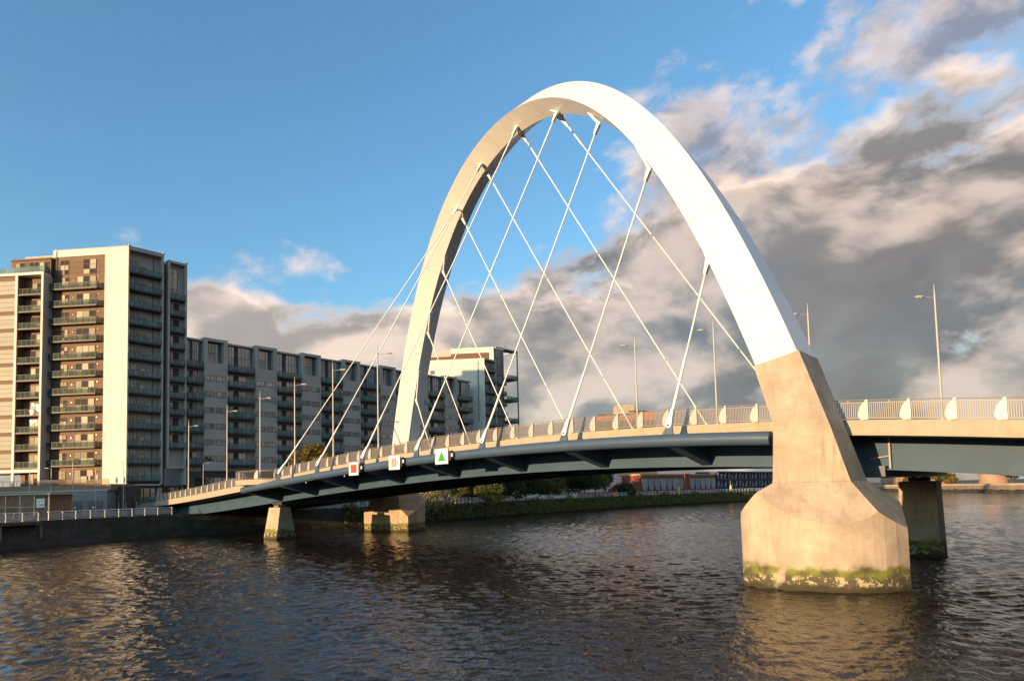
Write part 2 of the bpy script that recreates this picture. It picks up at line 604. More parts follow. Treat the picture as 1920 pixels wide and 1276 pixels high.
def copy_tree(src, loc=None, rz=None, label=None, group=None):
    c = src.copy()
    COL.objects.link(c)
    if loc is not None:
        c.location = loc
    if rz is not None:
        c.rotation_euler = (0, 0, rz)
    if label:
        c['label'] = label
    if group:
        c['group'] = group
    for ch in src.children:
        d = ch.copy()
        COL.objects.link(d)
        d.parent = c
        for g in ch.children:
            e = g.copy()
            COL.objects.link(e)
            e.parent = d
    return c


def T(x, y, z):
    return Matrix.Translation((x, y, z))


# ------------------------------------------------------------------ setting: water and banks
GZ = 3.6                                   # quay level
BANK = [(-40, -140), (-52, -75), (-60.7, -39.5), (-66, -30), (-70.5, -16), (-68.5, 1), (-66, 18), (-62, 38),
        (-66.5, 78), (-70, 112), (-71, 149), (-64, 206), (-70, 290), (-85, 380), (-80, 428), (-32, 374), (9, 313), (60, 262),
        (140, 230), (400, 200)]


def water():
    """river surface: wind waves as real geometry, finer towards the near quay"""
    rg = np.random.default_rng(12)
    cx, cy = 55.9, -58.0
    nr, na = 960, 660
    r = np.geomspace(9.0, 700.0, nr)
    a = np.linspace(R(82), R(186), na)
    Rr, Aa = np.meshgrid(r, a, indexing='ij')
    X = cx + Rr * np.cos(Aa)
    Y = cy + Rr * np.sin(Aa)
    cell = np.maximum(Rr * math.log(700 / 9) / nr, Rr * R(104) / na)
    Z = np.zeros_like(X)
    K = 90
    wind = R(128)
    gust = 0.75 + 0.25 * np.sin(X * 0.045 + 1.3 * np.sin(Y * 0.031)) * np.sin(Y * 0.052 + 0.7)
    for k in range(K):
        lam = 0.26 * (7.5 ** rg.random())
        th = wind + rg.normal() * 0.55
        ph = rg.random() * 6.283
        amp = 0.034 * lam / 6.283
        kx, ky = 6.283 / lam * math.cos(th), 6.283 / lam * math.sin(th)
        att = np.clip((lam / cell - 1.5) / 1.6, 0, 1) * (1 + np.clip((Rr - 50) / 140, 0, 0.9))
        p = kx * X + ky * Y + ph + 0.5 * np.sin(0.13 * kx * Y - 0.11 * ky * X + ph)
        Z += amp * att * gust * (np.sin(p) + 0.25 * np.sin(2 * p + 0.6))
    V = np.stack([X, Y, Z], -1).reshape(-1, 3)
    ii, jj = np.meshgrid(np.arange(nr - 1), np.arange(na - 1), indexing='ij')
    q = (ii * na + jj).reshape(-1)
    F = np.stack([q, q + na, q + na + 1, q + 1], -1)
    n = len(V)
    flat = np.array([(-1800, -1800, -0.45), (1800, -1800, -0.45), (1800, 1800, -0.45), (-1800, 1800, -0.45)], float)
    V = np.vstack([V, flat])
    me = bpy.data.meshes.new('river_water')
    me.vertices.add(len(V))
    me.vertices.foreach_set('co', V.astype(np.float32).ravel())
    nf = len(F) + 1
    me.loops.add(nf * 4)
    li = np.concatenate([F.ravel(), [n, n + 1, n + 2, n + 3]]).astype(np.int32)
    me.loops.foreach_set('vertex_index', li)
    me.polygons.add(nf)
    me.polygons.foreach_set('loop_start', np.arange(0, nf * 4, 4, dtype=np.int32))
    me.update(calc_edges=True)
    me.polygons.foreach_set('use_smooth', np.ones(nf, dtype=bool))
    me.validate()
    link('river_water', me, 'river_water', kind='structure')


water()


def ground():
    mb = MB()
    outer = [(-40, -2500), (-4000, -2500), (-4000, 4000), (3000, 4000), (3000, 200)]
    poly = [(x, y, GZ) for x, y in BANK] + [(x, y, GZ) for x, y in reversed(outer)]
    mb.f.append(tuple(range(len(poly))))
    mb.v += poly
    o = mb.build('north_bank_ground', 'paving', kind='structure')
    s = MB()
    ps = [(54.6, -700), (54.6, -54.5), (60, -50), (62, 60), (120, 160), (500, 150), (2500, 150), (2500, -700)]
    s.prism([(x, y, -3) for x, y in ps], (0, 0, 3 + 4.6))
    s.build('south_quay', 'paving', kind='structure')
    # embankment: sloping masonry/vegetated face under the edge
    e = MB()
    n = len(BANK)
    sub = []
    for i in range(n - 1):
        a, b = Vector((*BANK[i], 0)), Vector((*BANK[i + 1], 0))
        L = (b - a).length
        k = max(1, int(L / 3.0))
        for j in range(k):
            sub.append(a.lerp(b, j / k))
    sub.append(Vector((*BANK[-1], 0)))
    rows = []
    rr = random.Random(3)
    for i, p in enumerate(sub):
        d = (sub[min(i + 1, len(sub) - 1)] - sub[max(i - 1, 0)]).normalized()
        nrm = Vector((d.y, -d.x, 0))       # towards the river
        w = 0.5 if i < 12 else 1.6
        j = [rr.uniform(-0.25, 0.25) for _ in range(4)]
        rows.append([p - nrm * 0.3 + Vector((0, 0, GZ + 0.12)), p + nrm * 0.15 + Vector((0, 0, GZ + 0.12)),
                     p + nrm * (0.25 + 0.3 * w + j[0]) + Vector((0, 0, 2.2)), p + nrm * (0.4 + 0.8 * w + j[1]) + Vector((0, 0, 0.9)),
                     p + nrm * (0.6 + 1.5 * w + j[2]) + Vector((0, 0, -1.5))])
    for i in range(len(rows) - 1):
        for j in range(4):
            e.quad(rows[i][j], rows[i + 1][j], rows[i + 1][j + 1], rows[i][j + 1])
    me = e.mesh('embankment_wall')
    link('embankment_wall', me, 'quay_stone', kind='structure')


ground()


# ------------------------------------------------------------------ the bridge
def deck_z(s):
    a = max(min(s, 50.0), -75.0)
    z = -6.69188e-06 * a ** 3 - 0.000877666 * a * a + 0.0327314 * a + 11.0133
    if s > 50:
        z += (s - 50) * -0.09
    if s < -75:
        z += (s + 75) * 0.044
    return z


DU = 12.0                                   # half width at the parapet line
S0, S1 = -83.5, 88.0
bridge = thing('arch_bridge', 'long road bridge slung from a white arch that crosses it diagonally', 'bridge', (0, 0, 0))


def strip(prof, s0, s1, step=2.0):
    """extrude a closed (y, dz) profile along the deck, dz relative to the deck edge level"""
    n = max(1, int(round((s1 - s0) / step)))
    rings = []
    for i in range(n + 1):
        s = s0 + (s1 - s0) * i / n
        rings.append([(s, y, deck_z(s) + dz) for y, dz in prof])
    return MB().ring_loft(rings)


strip([(-11.8, -0.06), (11.8, -0.06), (11.8, -0.9), (9.0, -0.95), (-9.0, -0.95), (-11.8, -0.9)], S0, S1).build('deck_slab', 'soffit', bridge)
strip([(-8.0, -0.045), (8.0, -0.045), (8.0, -0.055), (-8.0, -0.055)], S0, S1).build('road_surface', 'asphalt', bridge)
for sgn in (-1, 1):
    y0, y1 = sgn * 12.0, sgn * 11.75
    strip([(y0, 0.0), (sgn * 11.3, 0.0), (sgn * 11.3, -0.05), (y1, -0.05), (y1, -0.97), (y0, -0.97)], S0, S1).build('fascia_beam', 'fascia', bridge)
    # main plate girder
    yi, yo = sgn * 8.1, sgn * 8.3
    strip([(yi, -0.96), (yo, -0.96), (yo, -3.02), (yi, -3.02)], S0, S1).build('main_girder', 'girder_teal', bridge)
    strip([(sgn * 7.8, -3.023), (sgn * 8.6, -3.023), (sgn * 8.6, -3.12), (sgn * 7.8, -3.12)], S0, S1).build('girder_flange', 'girder_teal', bridge)
for y in (-3.0, 3.0):
    strip([(y - .1, -0.97), (y + .1, -0.97), (y + .1, -2.6), (y - .1, -2.6)], S0, S1, 4).build('inner_girder', 'dark_steel', bridge)
cb = None
for i in range(-16, 18):
    s = i * 5.0 + 2.5
    if s > S1 - 1:
        continue
    if cb is None:
        cb = MB().box(-0.15, 0.15, -8.05, 8.05, -2.75, -0.97).box(-0.35, 0.35, -7.75, 7.75, -2.9, -2.752).mesh('cross_beam')
    link('cross_beam', cb, 'dark_steel', bridge, T(s, 0, deck_z(s)))

# edge tubes and outriggers
TY = 13.93
ANCH = [(i - 3) * 10.0 for i in range(7)]


def tube_z(s):
    return deck_z(s) - 1.22


for sgn in (-1, 1):
    lo, hi = (-41.0, 37.6) if sgn < 0 else (-37.6, 41.0)
    pts = [(lo + (hi - lo) * i / 40, sgn * TY, tube_z(lo + (hi - lo) * i / 40)) for i in range(41)]
    tb = MB().tube(pts, 0.47, 20).build('edge_tube', 'steel_blue', bridge, smooth=True, angle=40)
    stations = ANCH + ([-40.3] if sgn < 0 else [40.3])
    for s in stations:
        z = deck_z(s)
        y_out, y_in = sgn * (TY - 0.1), sgn * 8.3
        th = 0.28
        o = MB()
        b = [(-th, y_in, -2.9), (th, y_in, -2.9), (th, y_out, -1.55), (-th, y_out, -1.55)]
        tq = [(-th, y_in, -1.02), (th, y_in, -1.02), (th, y_out, -1.15), (-th, y_out, -1.15)]
        o.hexa(b, tq)
        og = o.build('outrigger', 'dark_steel', bridge)
        og.matrix_local = T(s, 0, z)
        fl = MB()
        w = 0.42
        fl.hexa([(-w, y_in, -3.0), (w, y_in, -3.0), (w, y_out, -1.63), (-w, y_out, -1.63)],
                [(-w, y_in, -2.9), (w, y_in, -2.9), (w, y_out, -1.55), (-w, y_out, -1.55)])
        fl.build('bottom_flange', 'steel_blue', og)

# gussets on the tubes
PIN = lambda i, sgn: Vector((ANCH[i], sgn * TY, 11 + 0.02089 * ANCH[i] - 0.000792 * ANCH[i] ** 2))
# hanger pin positions under the arch (t = distance along the arch line)
AX, AY = 0.94460, -0.32822
HH = Vector((AX, AY, 0))
NN = Vector((AY, -AX, 0))                 # towards the camera side
TL = [-34.83, -28.57, -21.46, -13.63, -5.10, 4.85, 13.74, 21.06, 28.04, 34.33]


def lug(k, sgn):                           # k 1..10, sgn -1 near, +1 far
    t = TL[k - 1] - sgn * 0.4645
    z = 11 + 37.7424 - 0.0161887 * t * t - 4.156e-6 * t ** 4
    return HH * t + Vector((0, sgn * 0.8374, z))


ARCH = dict(zc=38.817, q=-0.01395, q4=-3.896e-6, a0=2.223, a1=-0.089, b0=1.754, b1=-0.614, k0=1.377, k1=-0.271,
            a2=0.484, e1=-0.623, e0=0.012, e2=-0.135, o1=0.745, n1=0.663)


def arch_sec(t, grow=0.0):
    A = ARCH
    z = A['zc'] + A['q'] * t * t + A['q4'] * t ** 4 + 11
    dz = 2 * A['q'] * t + 4 * A['q4'] * t ** 3
    k = 1 / math.sqrt(1 + dz * dz)
    r = HH * (-dz * k) + Vector((0, 0, k))
    c = HH * t + Vector((0, 0, z))
    w, x = (t / 40) ** 2, t / 40
    near = c + NN * (A['a0'] + A['a1'] * w + A['a2'] * x) + r * (A['e0'] + A['e1'] * x + A['e2'] * w)
    far = c - NN * (A['a0'] + A['a1'] * w - A['a2'] * x) + r * (A['e0'] - A['e1'] * x + A['e2'] * w)
    outer = c + r * (A['b0'] + A['b1'] * w) + NN * (A['o1'] * x)
    keel = c - r * (A['k0'] + A['k1'] * w) + NN * (A['n1'] * x)
    pts = [near, outer, far, keel]
    if grow:
        cc = sum(pts, Vector()) / 4
        pts = [p + (p - cc).normalized() * grow for p in pts]
    return pts


TJ = 41.45
am = MB()
NS = 96
am.ring_loft([arch_sec(-TJ + 2 * TJ * i / NS) for i in range(NS + 1)], cap=True)
arch = am.build('arch', 'white_paint', bridge, smooth=True, angle=20)
# weld seams between arch segments (thin raised straps)
for i in range(1, 14):
    t = -TJ + 2 * TJ * i / 14
    a, b = arch_sec(t - 0.03, 0.012), arch_sec(t + 0.03, 0.012)
    MB().ring_loft([a, b]).build('weld_seam', 'seam_paint', arch)

for sgn in (-1, 1):
    for i in range(7):
        k = i + 4 if sgn < 0 else i + 1
        lo, hi = PIN(i, sgn), lug(k, sgn)
        d = (hi - lo).normalized()
        L = (hi - lo).length
        # cable as one rod with thicker threaded lengths at both ends
        mb = MB()
        mb.tube([lo + d * 0.5, lo + d * 1.1, lo + d * 5.2, lo + d * 5.5, lo + d * (L - 3.6), lo + d * (L - 3.4), lo + d * (L - 0.7)],
                [0.12, 0.115, 0.105, 0.068, 0.068, 0.09, 0.09], 8)
        c = mb.build('hanger_cable', 'cable_white', bridge, smooth=True)
        # lower fork socket (tear-drop cheek plates)
        side = d.cross(Vector((0, sgn, 0))).normalized()
        nrm = d.cross(side).normalized()

        def drop(base, dirv, sc, name, matn):
            prof = []
            for j in range(9):
                q = math.pi / 2 + math.pi * j / 8
                prof.append((math.cos(q) * 0.20 * sc, math.sin(q) * 0.24 * sc))
            poly = [base + dirv * a + side * b for a, b in prof]
            poly += [base + dirv * (0.55 * sc) - side * 0.17 * sc, base + dirv * (1.25 * sc) - side * 0.10,
                     base + dirv * (1.25 * sc) + side * 0.10, base + dirv * (0.55 * sc) + side * 0.17 * sc]
            for off in (-0.12, 0.05):
                pass
            q = MB()
            q.prism([p - nrm * 0.14 for p in poly], nrm * 0.28)
            return q.build(name, matn, c)

        drop(lo, d, 1.0, 'fork_socket', 'cable_white')
        drop(hi, -d, 0.85, 'fork_socket', 'cable_white')
        MB().tube([lo - nrm * 0.2, lo + nrm * 0.2], 0.09, 10).build('anchor_pin', 'steel_blue', c)
        # gusset from the edge tube up to the pin
        s = lo.x
        z0 = tube_z(s) + 0.2
        g = MB()
        pl = [(s - 0.75, lo.y, z0), (s + 0.35, lo.y, z0), (s + 0.28, lo.y, lo.z - 0.15), (s + 0.22, lo.y, lo.z + 0.12), (s - 0.05, lo.y, lo.z + 0.2), (s - 0.22, lo.y, lo.z)]
        g.prism([(x, y - 0.06, z) for x, y, z in pl], (0, 0.12, 0))
        g.build('gusset_plate', 'steel_blue', bridge)
# hanger plates crossing under the keel
for k in range(1, 11):
    t = TL[k - 1]
    _, _, _, keel = arch_sec(t)
    near, outer, far, _ = arch_sec(t)
    pn, pf = lug(k, -1), lug(k, 1)
    cen = (near + far) / 2
    q = MB()
    inward = (keel - cen).normalized()
    topn, topf = keel.lerp(near, 0.34) - inward * 0.05, keel.lerp(far, 0.34) - inward * 0.05
    poly = [keel.lerp(far, 0.12) - inward * 0.05 if k > 7 else topf]
    poly += [keel + inward * 0.05]
    if k <= 7:
        poly = [topf, pf + (pf - keel.lerp(far, 0.3)).normalized() * 0.2, keel + inward * 0.05]
    if k >= 4:
        poly += [pn + (pn - keel.lerp(near, 0.3)).normalized() * 0.2, topn]
    else:
        poly += [keel.lerp(near, 0.12) - inward * 0.05]
    q.prism([p - HH * 0.16 for p in poly], HH * 0.32)
    q.build('hanger_plate', 'white_paint', arch)


# piers -----------------------------------------------------------------
def arch_pier(flip):
    js = arch_sec(TJ, 0.14)               # near, outer, far, keel
    js2 = arch_sec(TJ - 0.06, 0.14)
    near, outer, far, keel = [p.copy() for p in js]
    ring_top = [near, outer, far, keel]
    mid = [Vector((38.75, -16.3, 10.1)), Vector((41.69, -15.02, 9.93)), Vector((41.88, -12.79, 9.87)), Vector((39.2, -13.6, 10.1))]
    low = [Vector((38.5, -16.2, 6.46)), Vector((42.53, -14.46, 6.46)), Vector((42.72, -11.9, 6.46)), Vector((38.9, -12.6, 6.46))]
    st = MB().ring_loft([low, mid, ring_top])
    # cutwater base: rounded prism chamfered up to the stem
    Lp, Rp = Vector((36.15, -15.9, 0)), Vector((45.15, -13.3, 0))
    mid_c = (Lp + Rp) / 2
    dv = Vector((0.33, -0.944, 0)).normalized()
    ch = (Rp - Lp)
    arc = []
    for i in range(25):
        f = (i / 24) ** 1.7
        p = Lp + ch * f + dv * (2.25 * (1 - (2 * f - 1) ** 2) ** (0.52 if f < 0.5 else 0.52 + 0.38 * (2 * f - 1)))
        arc.append(p)
    back = [Rp - dv * 5.0, Lp - dv * 5.0]
    fp = arc + back
    bm = bmesh.new()
    vb = [bm.verts.new((p.x, p.y, -2.0)) for p in fp]
    vt = [bm.verts.new((p.x, p.y, 6.45)) for p in fp]
    bm.faces.new(list(reversed(vb)))
    bm.faces.new(vt)
    n = len(fp)
    for i in range(n):
        j = (i + 1) % n
        bm.faces.new((vb[i], vb[j], vt[j], vt[i]))
    bmesh.ops.recalc_face_normals(bm, faces=bm.faces)

    def cut(a, b, c, inside):
        nv = (b - a).cross(c - a).normalized()
        if nv.dot(inside - a) > 0:
            nv = -nv
        r = bmesh.ops.bisect_plane(bm, geom=bm.verts[:] + bm.edges[:] + bm.faces[:], plane_co=a, plane_no=nv, clear_outer=True)
        ed = [e for e in r['geom_cut'] if isinstance(e, bmesh.types.BMEdge)]
        bmesh.ops.contextual_create(bm, geom=ed)

    ins = Vector((40.8, -13.5, 1.0))
    cut(low[0], low[1], Vector((41.3, -17.25, 3.35)), ins)
    cut(low[1], low[2], Vector((45.2, -13.6, 3.55)), ins)
    cut(low[3], low[0], Vector((36.0, -15.4, 4.25)), ins)
    cut(low[2], low[3], Vector((41.0, -9.2, 3.4)), ins)
    bmesh.ops.recalc_face_normals(bm, faces=bm.faces)
    me = bpy.data.meshes.new('pier_base')
    bm.to_mesh(me)
    bm.free()
    mtx = Matrix.Rotation(math.pi, 4, 'Z') if flip else Matrix.Identity(4)
    p = link('arch_pier', st.mesh('arch_pier'), 'pier_concrete', bridge, mtx)
    link('cutwater_base', me, 'pier_concrete', p)
    return p


arch_pier(False)
arch_pier(True)


def deck_pier(cx, cy, top, rz, zdeck, k=1.0, tp=(1.75, 0.85)):
    ring = lambda hx, hy, z: [(-hx, -hy, z), (hx, -hy, z), (hx, hy, z), (-hx, hy, z)]
    mb = MB().ring_loft([ring(2.15 * k, 1.75 * k, -2), ring(2.05 * k, 1.6 * k, 0), ring(tp[0], tp[1], top)])
    p = mb.build('deck_pier', 'pier_concrete', bridge)
    p.matrix_local = T(cx, cy, 0) @ Matrix.Rotation(rz, 4, 'Z')
    b = MB().box(-0.7, 0.7, -0.6, 0.6, top - 0.05, top + 0.35)
    b.build('bearing_plinth', 'soffit', p)
    for dx in (-0.4, 0.4):
        MB().tube([(dx, 0, top + 0.35), (dx, 0, zdeck)], 0.17, 10).build('bearing_leg', 'dark_steel', p)


deck_pier(-41.2, -8.1, 4.75, 0, deck_z(-41.2) - 3.1)
deck_pier(41.3, 7.3, 6.35, math.pi, deck_z(41.2) - 3.1, 0.72, (1.38, 0.95))
# pier cross-head under the south end of the deck and the north abutment
MB().box(39.4, 43, -9, 9, deck_z(41) - 3.7, deck_z(41) - 3.0).build('crosshead_beam', 'dark_steel', bridge)
MB().box(-42.6, -39.6, -8.6, 8.6, deck_z(-41) - 3.4, deck_z(-41) - 2.92).build('crosshead_beam', 'dark_steel', bridge)
ab = MB()
ab.box(-97.0, -83.0, -11.9, 11.9, -1, deck_z(-84) - 0.98)
ab.hexa([(-140, -11.9, 3), (-97, -11.9, 3), (-97, 11.9, 3), (-140, 11.9, 3)],
        [(-140, -11.9, 3.7), (-97, -11.9, deck_z(-97) - 0.98), (-97, 11.9, deck_z(-97) - 0.98), (-140, 11.9, 3.7)])
ab.build('abutment', 'concrete_dull', bridge)
MB().hexa([(-97.2, -12, 3.3), (-83.2, -12, 3.3), (-83.2, 12, 3.3), (-97.2, 12, 3.3)],
          [(-97.2, -12, 5.2), (-83.2, -12, deck_z(-83.2) - 0.02), (-83.2, 12, deck_z(-83.2) - 0.02), (-97.2, 12, 5.2)]).build('wing_wall', 'concrete_dull', bridge)

# parapet railings -------------------------------------------------------
PS = 2.36
P0 = -27.78
fin = MB()
prof = [(0.0, 0.0), (-0.40, 0.0), (-0.54, 0.16), (-0.60, 0.34), (-0.56, 0.60), (-0.46, 0.88), (-0.30, 1.10), (-0.20, 1.14), (-0.14, 1.30), (0.0, 1.30)]
fin.prism([(x, -0.05, z) for x, z in prof], (0, 0.12, 0))
fin.tube([(-0.30, -0.10, 0.03), (-0.02, -0.10, 0.03)], 0.05, 6)
fin_me = fin.mesh('railing_post')


def panel_mesh(length, slope):
    mb = MB()
    z = lambda x: slope * x
    for zz, rr in ((1.27, 0.032),):
        mb.tube([(-0.02, 0, zz + z(0)), (length, 0, zz + z(length))], rr, 6)
    for zz in (0.12, 1.12):
        mb.hexa([(0, -0.025, zz - .02 + z(0)), (length, -0.025, zz - .02 + z(length)), (length, 0.025, zz - .02 + z(length)), (0, 0.025, zz - .02 + z(0))],
                [(0, -0.025, zz + .03 + z(0)), (length, -0.025, zz + .03 + z(length)), (length, 0.025, zz + .03 + z(length)), (0, 0.025, zz + .03 + z(0))])
    n = 20
    for i in range(n):
        x = (i + 0.5) * length / n
        mb.box(x - 0.027, x + 0.027, -0.02, 0.02, 0.13 + z(x), 1.12 + z(x))
    for x in (length * 0.5,):
        mb.box(x - 0.03, x + 0.03, -0.02, 0.02, 1.12 + z(x), 1.27 + z(x))
    return mb.mesh('railing_panel')


for sgn in (-1, 1):
    i0 = int(math.ceil((S0 - P0) / PS))
    i1 = int(math.floor((66 - P0) / PS))
    for i in range(i0, i1):
        s = P0 + i * PS
        z = deck_z(s)
        sl = (deck_z(s + PS) - z) / PS
        y = sgn * 11.85
        if sgn < 0 and -45.5 < s < -35.0:
            continue
        rz = Matrix.Identity(4)
        link('railing_post', fin_me, 'rail_white', bridge, T(s, y - 0.08 * (1 if sgn < 0 else -1), z))
        pm = panel_mesh(PS, sl)
        link('railing_panel', pm, 'rail_grey', bridge, T(s, y, z), kind='stuff')

# rounded viewing balcony above the north pier (near side)
LC = Vector((-39.4, -11.9, 0))
LR_ = 4.7
lz = deck_z(-41.5) + 0.30
lk = MB()
arc = [(LC.x + LR_ * 1.25 * math.cos(q), LC.y - LR_ * 0.62 * math.sin(q)) for q in [math.pi * i / 24 for i in range(25)]]
lk.prism([(x, y, lz - 0.75) for x, y in arc], (0, 0, 0.75))
look = lk.build('viewing_balcony', 'fascia', bridge)
rb = MB()
rp = [(LC.x + (LR_ - 0.15) * 1.25 * math.cos(q), LC.y - (LR_ - 0.15) * 0.62 * math.sin(q), lz) for q in [math.pi * i / 72 for i in range(73)]]
rb.tube([(x, y, z + 1.27) for x, y, z in rp], 0.035, 6)
rb.tube([(x, y, z + 1.12) for x, y, z in rp], 0.025, 5)
rb.tube([(x, y, z + 0.12) for x, y, z in rp], 0.025, 5)
for x, y, z in rp:
    rb.box(x - 0.018, x + 0.018, y - 0.018, y + 0.018, z + 0.12, z + 1.12)
rb.build('curved_railing', 'rail_grey', look)
for q in (0.08, 0.9, 1.75, 2.55, 3.05):
    x, y = LC.x + LR_ * 1.22 * math.cos(q), LC.y - LR_ * 0.60 * math.sin(q)
    ang = math.atan2(-0.85 * math.cos(q), -1.25 * math.sin(q))
    link('railing_post', fin_me, 'rail_white', look, T(x, y, lz) @ Matrix.Rotation(math.atan2(-math.cos(q), math.sin(q)) * 0 + (q - math.pi / 2) * -1.0, 4, 'Z'))

# small maintenance lights under the tube
for s in (-23.0, -14.0):
    MB().tube([(s, -TY + 0.1, tube_z(s) - 0.62), (s, -TY + 0.1, tube_z(s) - 0.45)], [0.10, 0.06], 8).build('underdeck_light', 'lens', bridge)
# inspection ladder on the southern girder
ld = MB()
ld.tube([(43.2, -8.5, deck_z(43) - 3.1), (43.2, -8.5, deck_z(43) - 0.98)], 0.07, 8)
ld.tube([(42.0, -8.5, deck_z(43) - 2.35), (43.2, -8.5, deck_z(43) - 2.2)], 0.05, 6)
ld.build('downpipe', 'lamp_pole', bridge)

# ------------------------------------------------------------------ bridge lamps
def make_lamp(name, label, h=13.6, arm=0.9, group=None, head_h=12.4):
    t = thing(name, label, 'street lamp', group=group)
    MB().tube([(0, 0, -0.1), (0, 0, 1.6), (0, 0, 1.65), (0, 0, head_h + 0.2), (0, 0, head_h + 0.25), (0, 0, h)], [0.14, 0.14, 0.115, 0.075, 0.065, 0.018], 10).build('pole', 'lamp_pole', t, smooth=True, angle=50)
    MB().tube([(0, 0, head_h - 0.05), (0, arm * 0.6, head_h + 0.04), (0, arm, head_h + 0.08)], 0.035, 6).build('arm', 'lamp_pole', t)
    hd = MB()
    rings = []
    for f, w, a, b in ((0, .04, .03, .03), (.12, .12, .07, .05), (.35, .17, .13, .06), (.65, .19, .14, .06), (.88, .13, .09, .05), (1, .03, .03, .03)):
        y = arm - 0.05 + f * 0.95
        rings.append([(w * math.cos(q), y, head_h + 0.08 + (a if math.sin(q) > 0 else b) * math.sin(q)) for q in [2 * math.pi * j / 10 for j in range(10)]])
    hd.ring_loft(rings)
    h_ = hd.build('lamp_head', 'lamp_head', t, smooth=True)
    MB().box(-0.09, 0.09, arm + 0.3, arm + 0.7, head_h - 0.005, head_h + 0.03).build('lens', 'lens', h_)
    MB().box(-0.16, 0.16, -0.16, 0.16, -0.12, -0.08).build('base_plate', 'lamp_pole', t)
    return t


lp = make_lamp('bridge_lamp', 'x', group='lamps along the bridge parapets')
near_s = [(-67.8, 'slim bridge lamp post nearest the north abutment, in front of the tower end'),
          (-51.9, 'slim bridge lamp post just left of the rounded viewing balcony'),
          (-40.4, 'slim bridge lamp post rising right behind the rounded viewing balcony'),
          (-30.0, 'slim bridge lamp post between the two leftmost hanger cables'),
          (-20.1, 'slim bridge lamp post between second and third hanger cable from the left'),
          (-10.2, 'slim bridge lamp post standing just right of the red square sign')]
for i, (s, lab) in enumerate(near_s):
    o = lp if i == 0 else copy_tree(lp)
    o.location = (s, -11.58, deck_z(s))
    o.rotation_euler = (0, 0, R(-45))
    o['label'] = lab
far_s = [(10.84, 'bridge lamp post on far parapet in front of the distant orange rooftops'),
         (21.17, 'bridge lamp post on far parapet, between the last two hanger cables on the right'),
         (31.44, 'bridge lamp post on far parapet half hidden behind the white arch leg'),
         (42.49, 'rightmost bridge lamp post, tall against the grey clouds beyond the pier')]
for s, lab in far_s:
    copy_tree(lp, (s, 11.4, deck_z(s)), R(135), lab)

# ------------------------------------------------------------------ navigation boards on the tube
def sign_board(s, kind, label):
    t = thing('navigation_sign', label, 'sign', (s, -14.75, 9.75))
    z = tube_z(s) - 9.75 + 0.02
    w, h = 0.93, 0.72
    MB().box(-w, w, -0.03, 0.03, z - h, z + h).build('board', 'sign_white', t)
    fr = MB()
    fr.box(-w - 0.05, w + 0.05, -0.04, 0.05, z + h + 0.002, z + h + 0.05).box(-w - 0.05, w + 0.05, -0.04, 0.05, z - h - 0.05, z - h - 0.002)
    fr.box(-w - 0.05, -w - 0.002, -0.04, 0.05, z - h, z + h).box(w + 0.002, w + 0.05, -0.04, 0.05, z - h, z + h)
    fr.build('frame', 'lamp_pole', t)
    f = MB()
    if kind == 'square':
        f.box(-0.62, 0.62, -0.045, -0.031, z - 0.47, z + 0.47)
        f.build('symbol', 'sign_red', t)
    elif kind == 'triangle':
        f.prism([(-0.6, -0.045, z - 0.48), (0.6, -0.045, z - 0.48), (0, -0.045, z + 0.55)], (0, 0.014, 0))
        f.build('symbol', 'sign_green', t)
    else:
        for x0, x1 in ((-0.66, -0.50), (-0.36, -0.18), (-0.08, 0.08), (0.18, 0.36), (0.50, 0.66)):
            zz = lambda x: 0.50 * math.sqrt(max(0.0, 1 - (x / 0.68) ** 2))
            st = MB()
            st.prism([(x0, -0.045, z - zz(x0)), (x1, -0.045, z - zz(x1)), (x1, -0.045, z + zz(x1)), (x0, -0.045, z + zz(x0))], (0, 0.014, 0))
            st.build('stripe', 'sign_red', t)
    MB().box(0.98, 1.35, 0.0, 0.35, z - 0.45, z + 0.5).build('lamp_box', 'black', t)
    MB().tube([(1.45, 0.1, z - 0.1), (1.45, 0.1, z + 0.25)], [0.14, 0.10], 10).build('signal_lamp', 'lens', t)
    for x in (-0.5, 0.5):
        MB().box(x - 0.05, x + 0.05, 0.031, 0.5, z - 0.05, z + 0.05).build('bracket', 'black', t)


sign_board(-10.6, 'square', 'white board with red square hung on the bridge edge tube')
sign_board(-2.83, 'stripes', 'white board with red vertical stripes in a circle on the edge tube')
sign_board(4.97, 'triangle', 'white board with green triangle hung on the bridge edge tube')


# ------------------------------------------------------------------ buildings on the north bank
class Face:
    """vertical facade plane: d along it, o outwards, z up"""
    def __init__(self, origin, d, o):
        self.p, self.d, self.o = Vector(origin), Vector(d).normalized(), Vector(o).normalized()
        self.M = Matrix((self.d, self.o, Vector((0, 0, 1)))).transposed().to_4x4()
        self.M.translation = self.p

    def pt(self, d, o, z):
        return self.p + self.d * d + self.o * o + Vector((0, 0, z))

    def box(self, mb, d0, d1, o0, o1, z0, z1):
        return mb.hexa([self.pt(d0, o0, z0), self.pt(d1, o0, z0), self.pt(d1, o1, z0), self.pt(d0, o1, z0)],
                       [self.pt(d0, o0, z1), self.pt(d1, o0, z1), self.pt(d1, o1, z1), self.pt(d0, o1, z1)])


PC = Vector((-98.99, -12.45, 0))
DR = Vector((-0.0611, 0.9981, 0))
DL = Vector((-0.7890, -0.6143, 0))
RO = Vector((0.9981, 0.0611, 0))
LO = Vector((0.6143, -0.7890, 0))
FR = Face(PC, DR, RO)
FL = Face(PC, DL, LO)

MESHC = {}


def local_box(key, d, o, z):
    """cached unit boxes (size d, o, z; origin at lower corner)"""
    k = (key, round(d, 3), round(o, 3), round(z, 3))
    if k not in MESHC:
        MESHC[k] = MB().box(0, d, 0, o, 0, z).mesh(key)
    return MESHC[k]


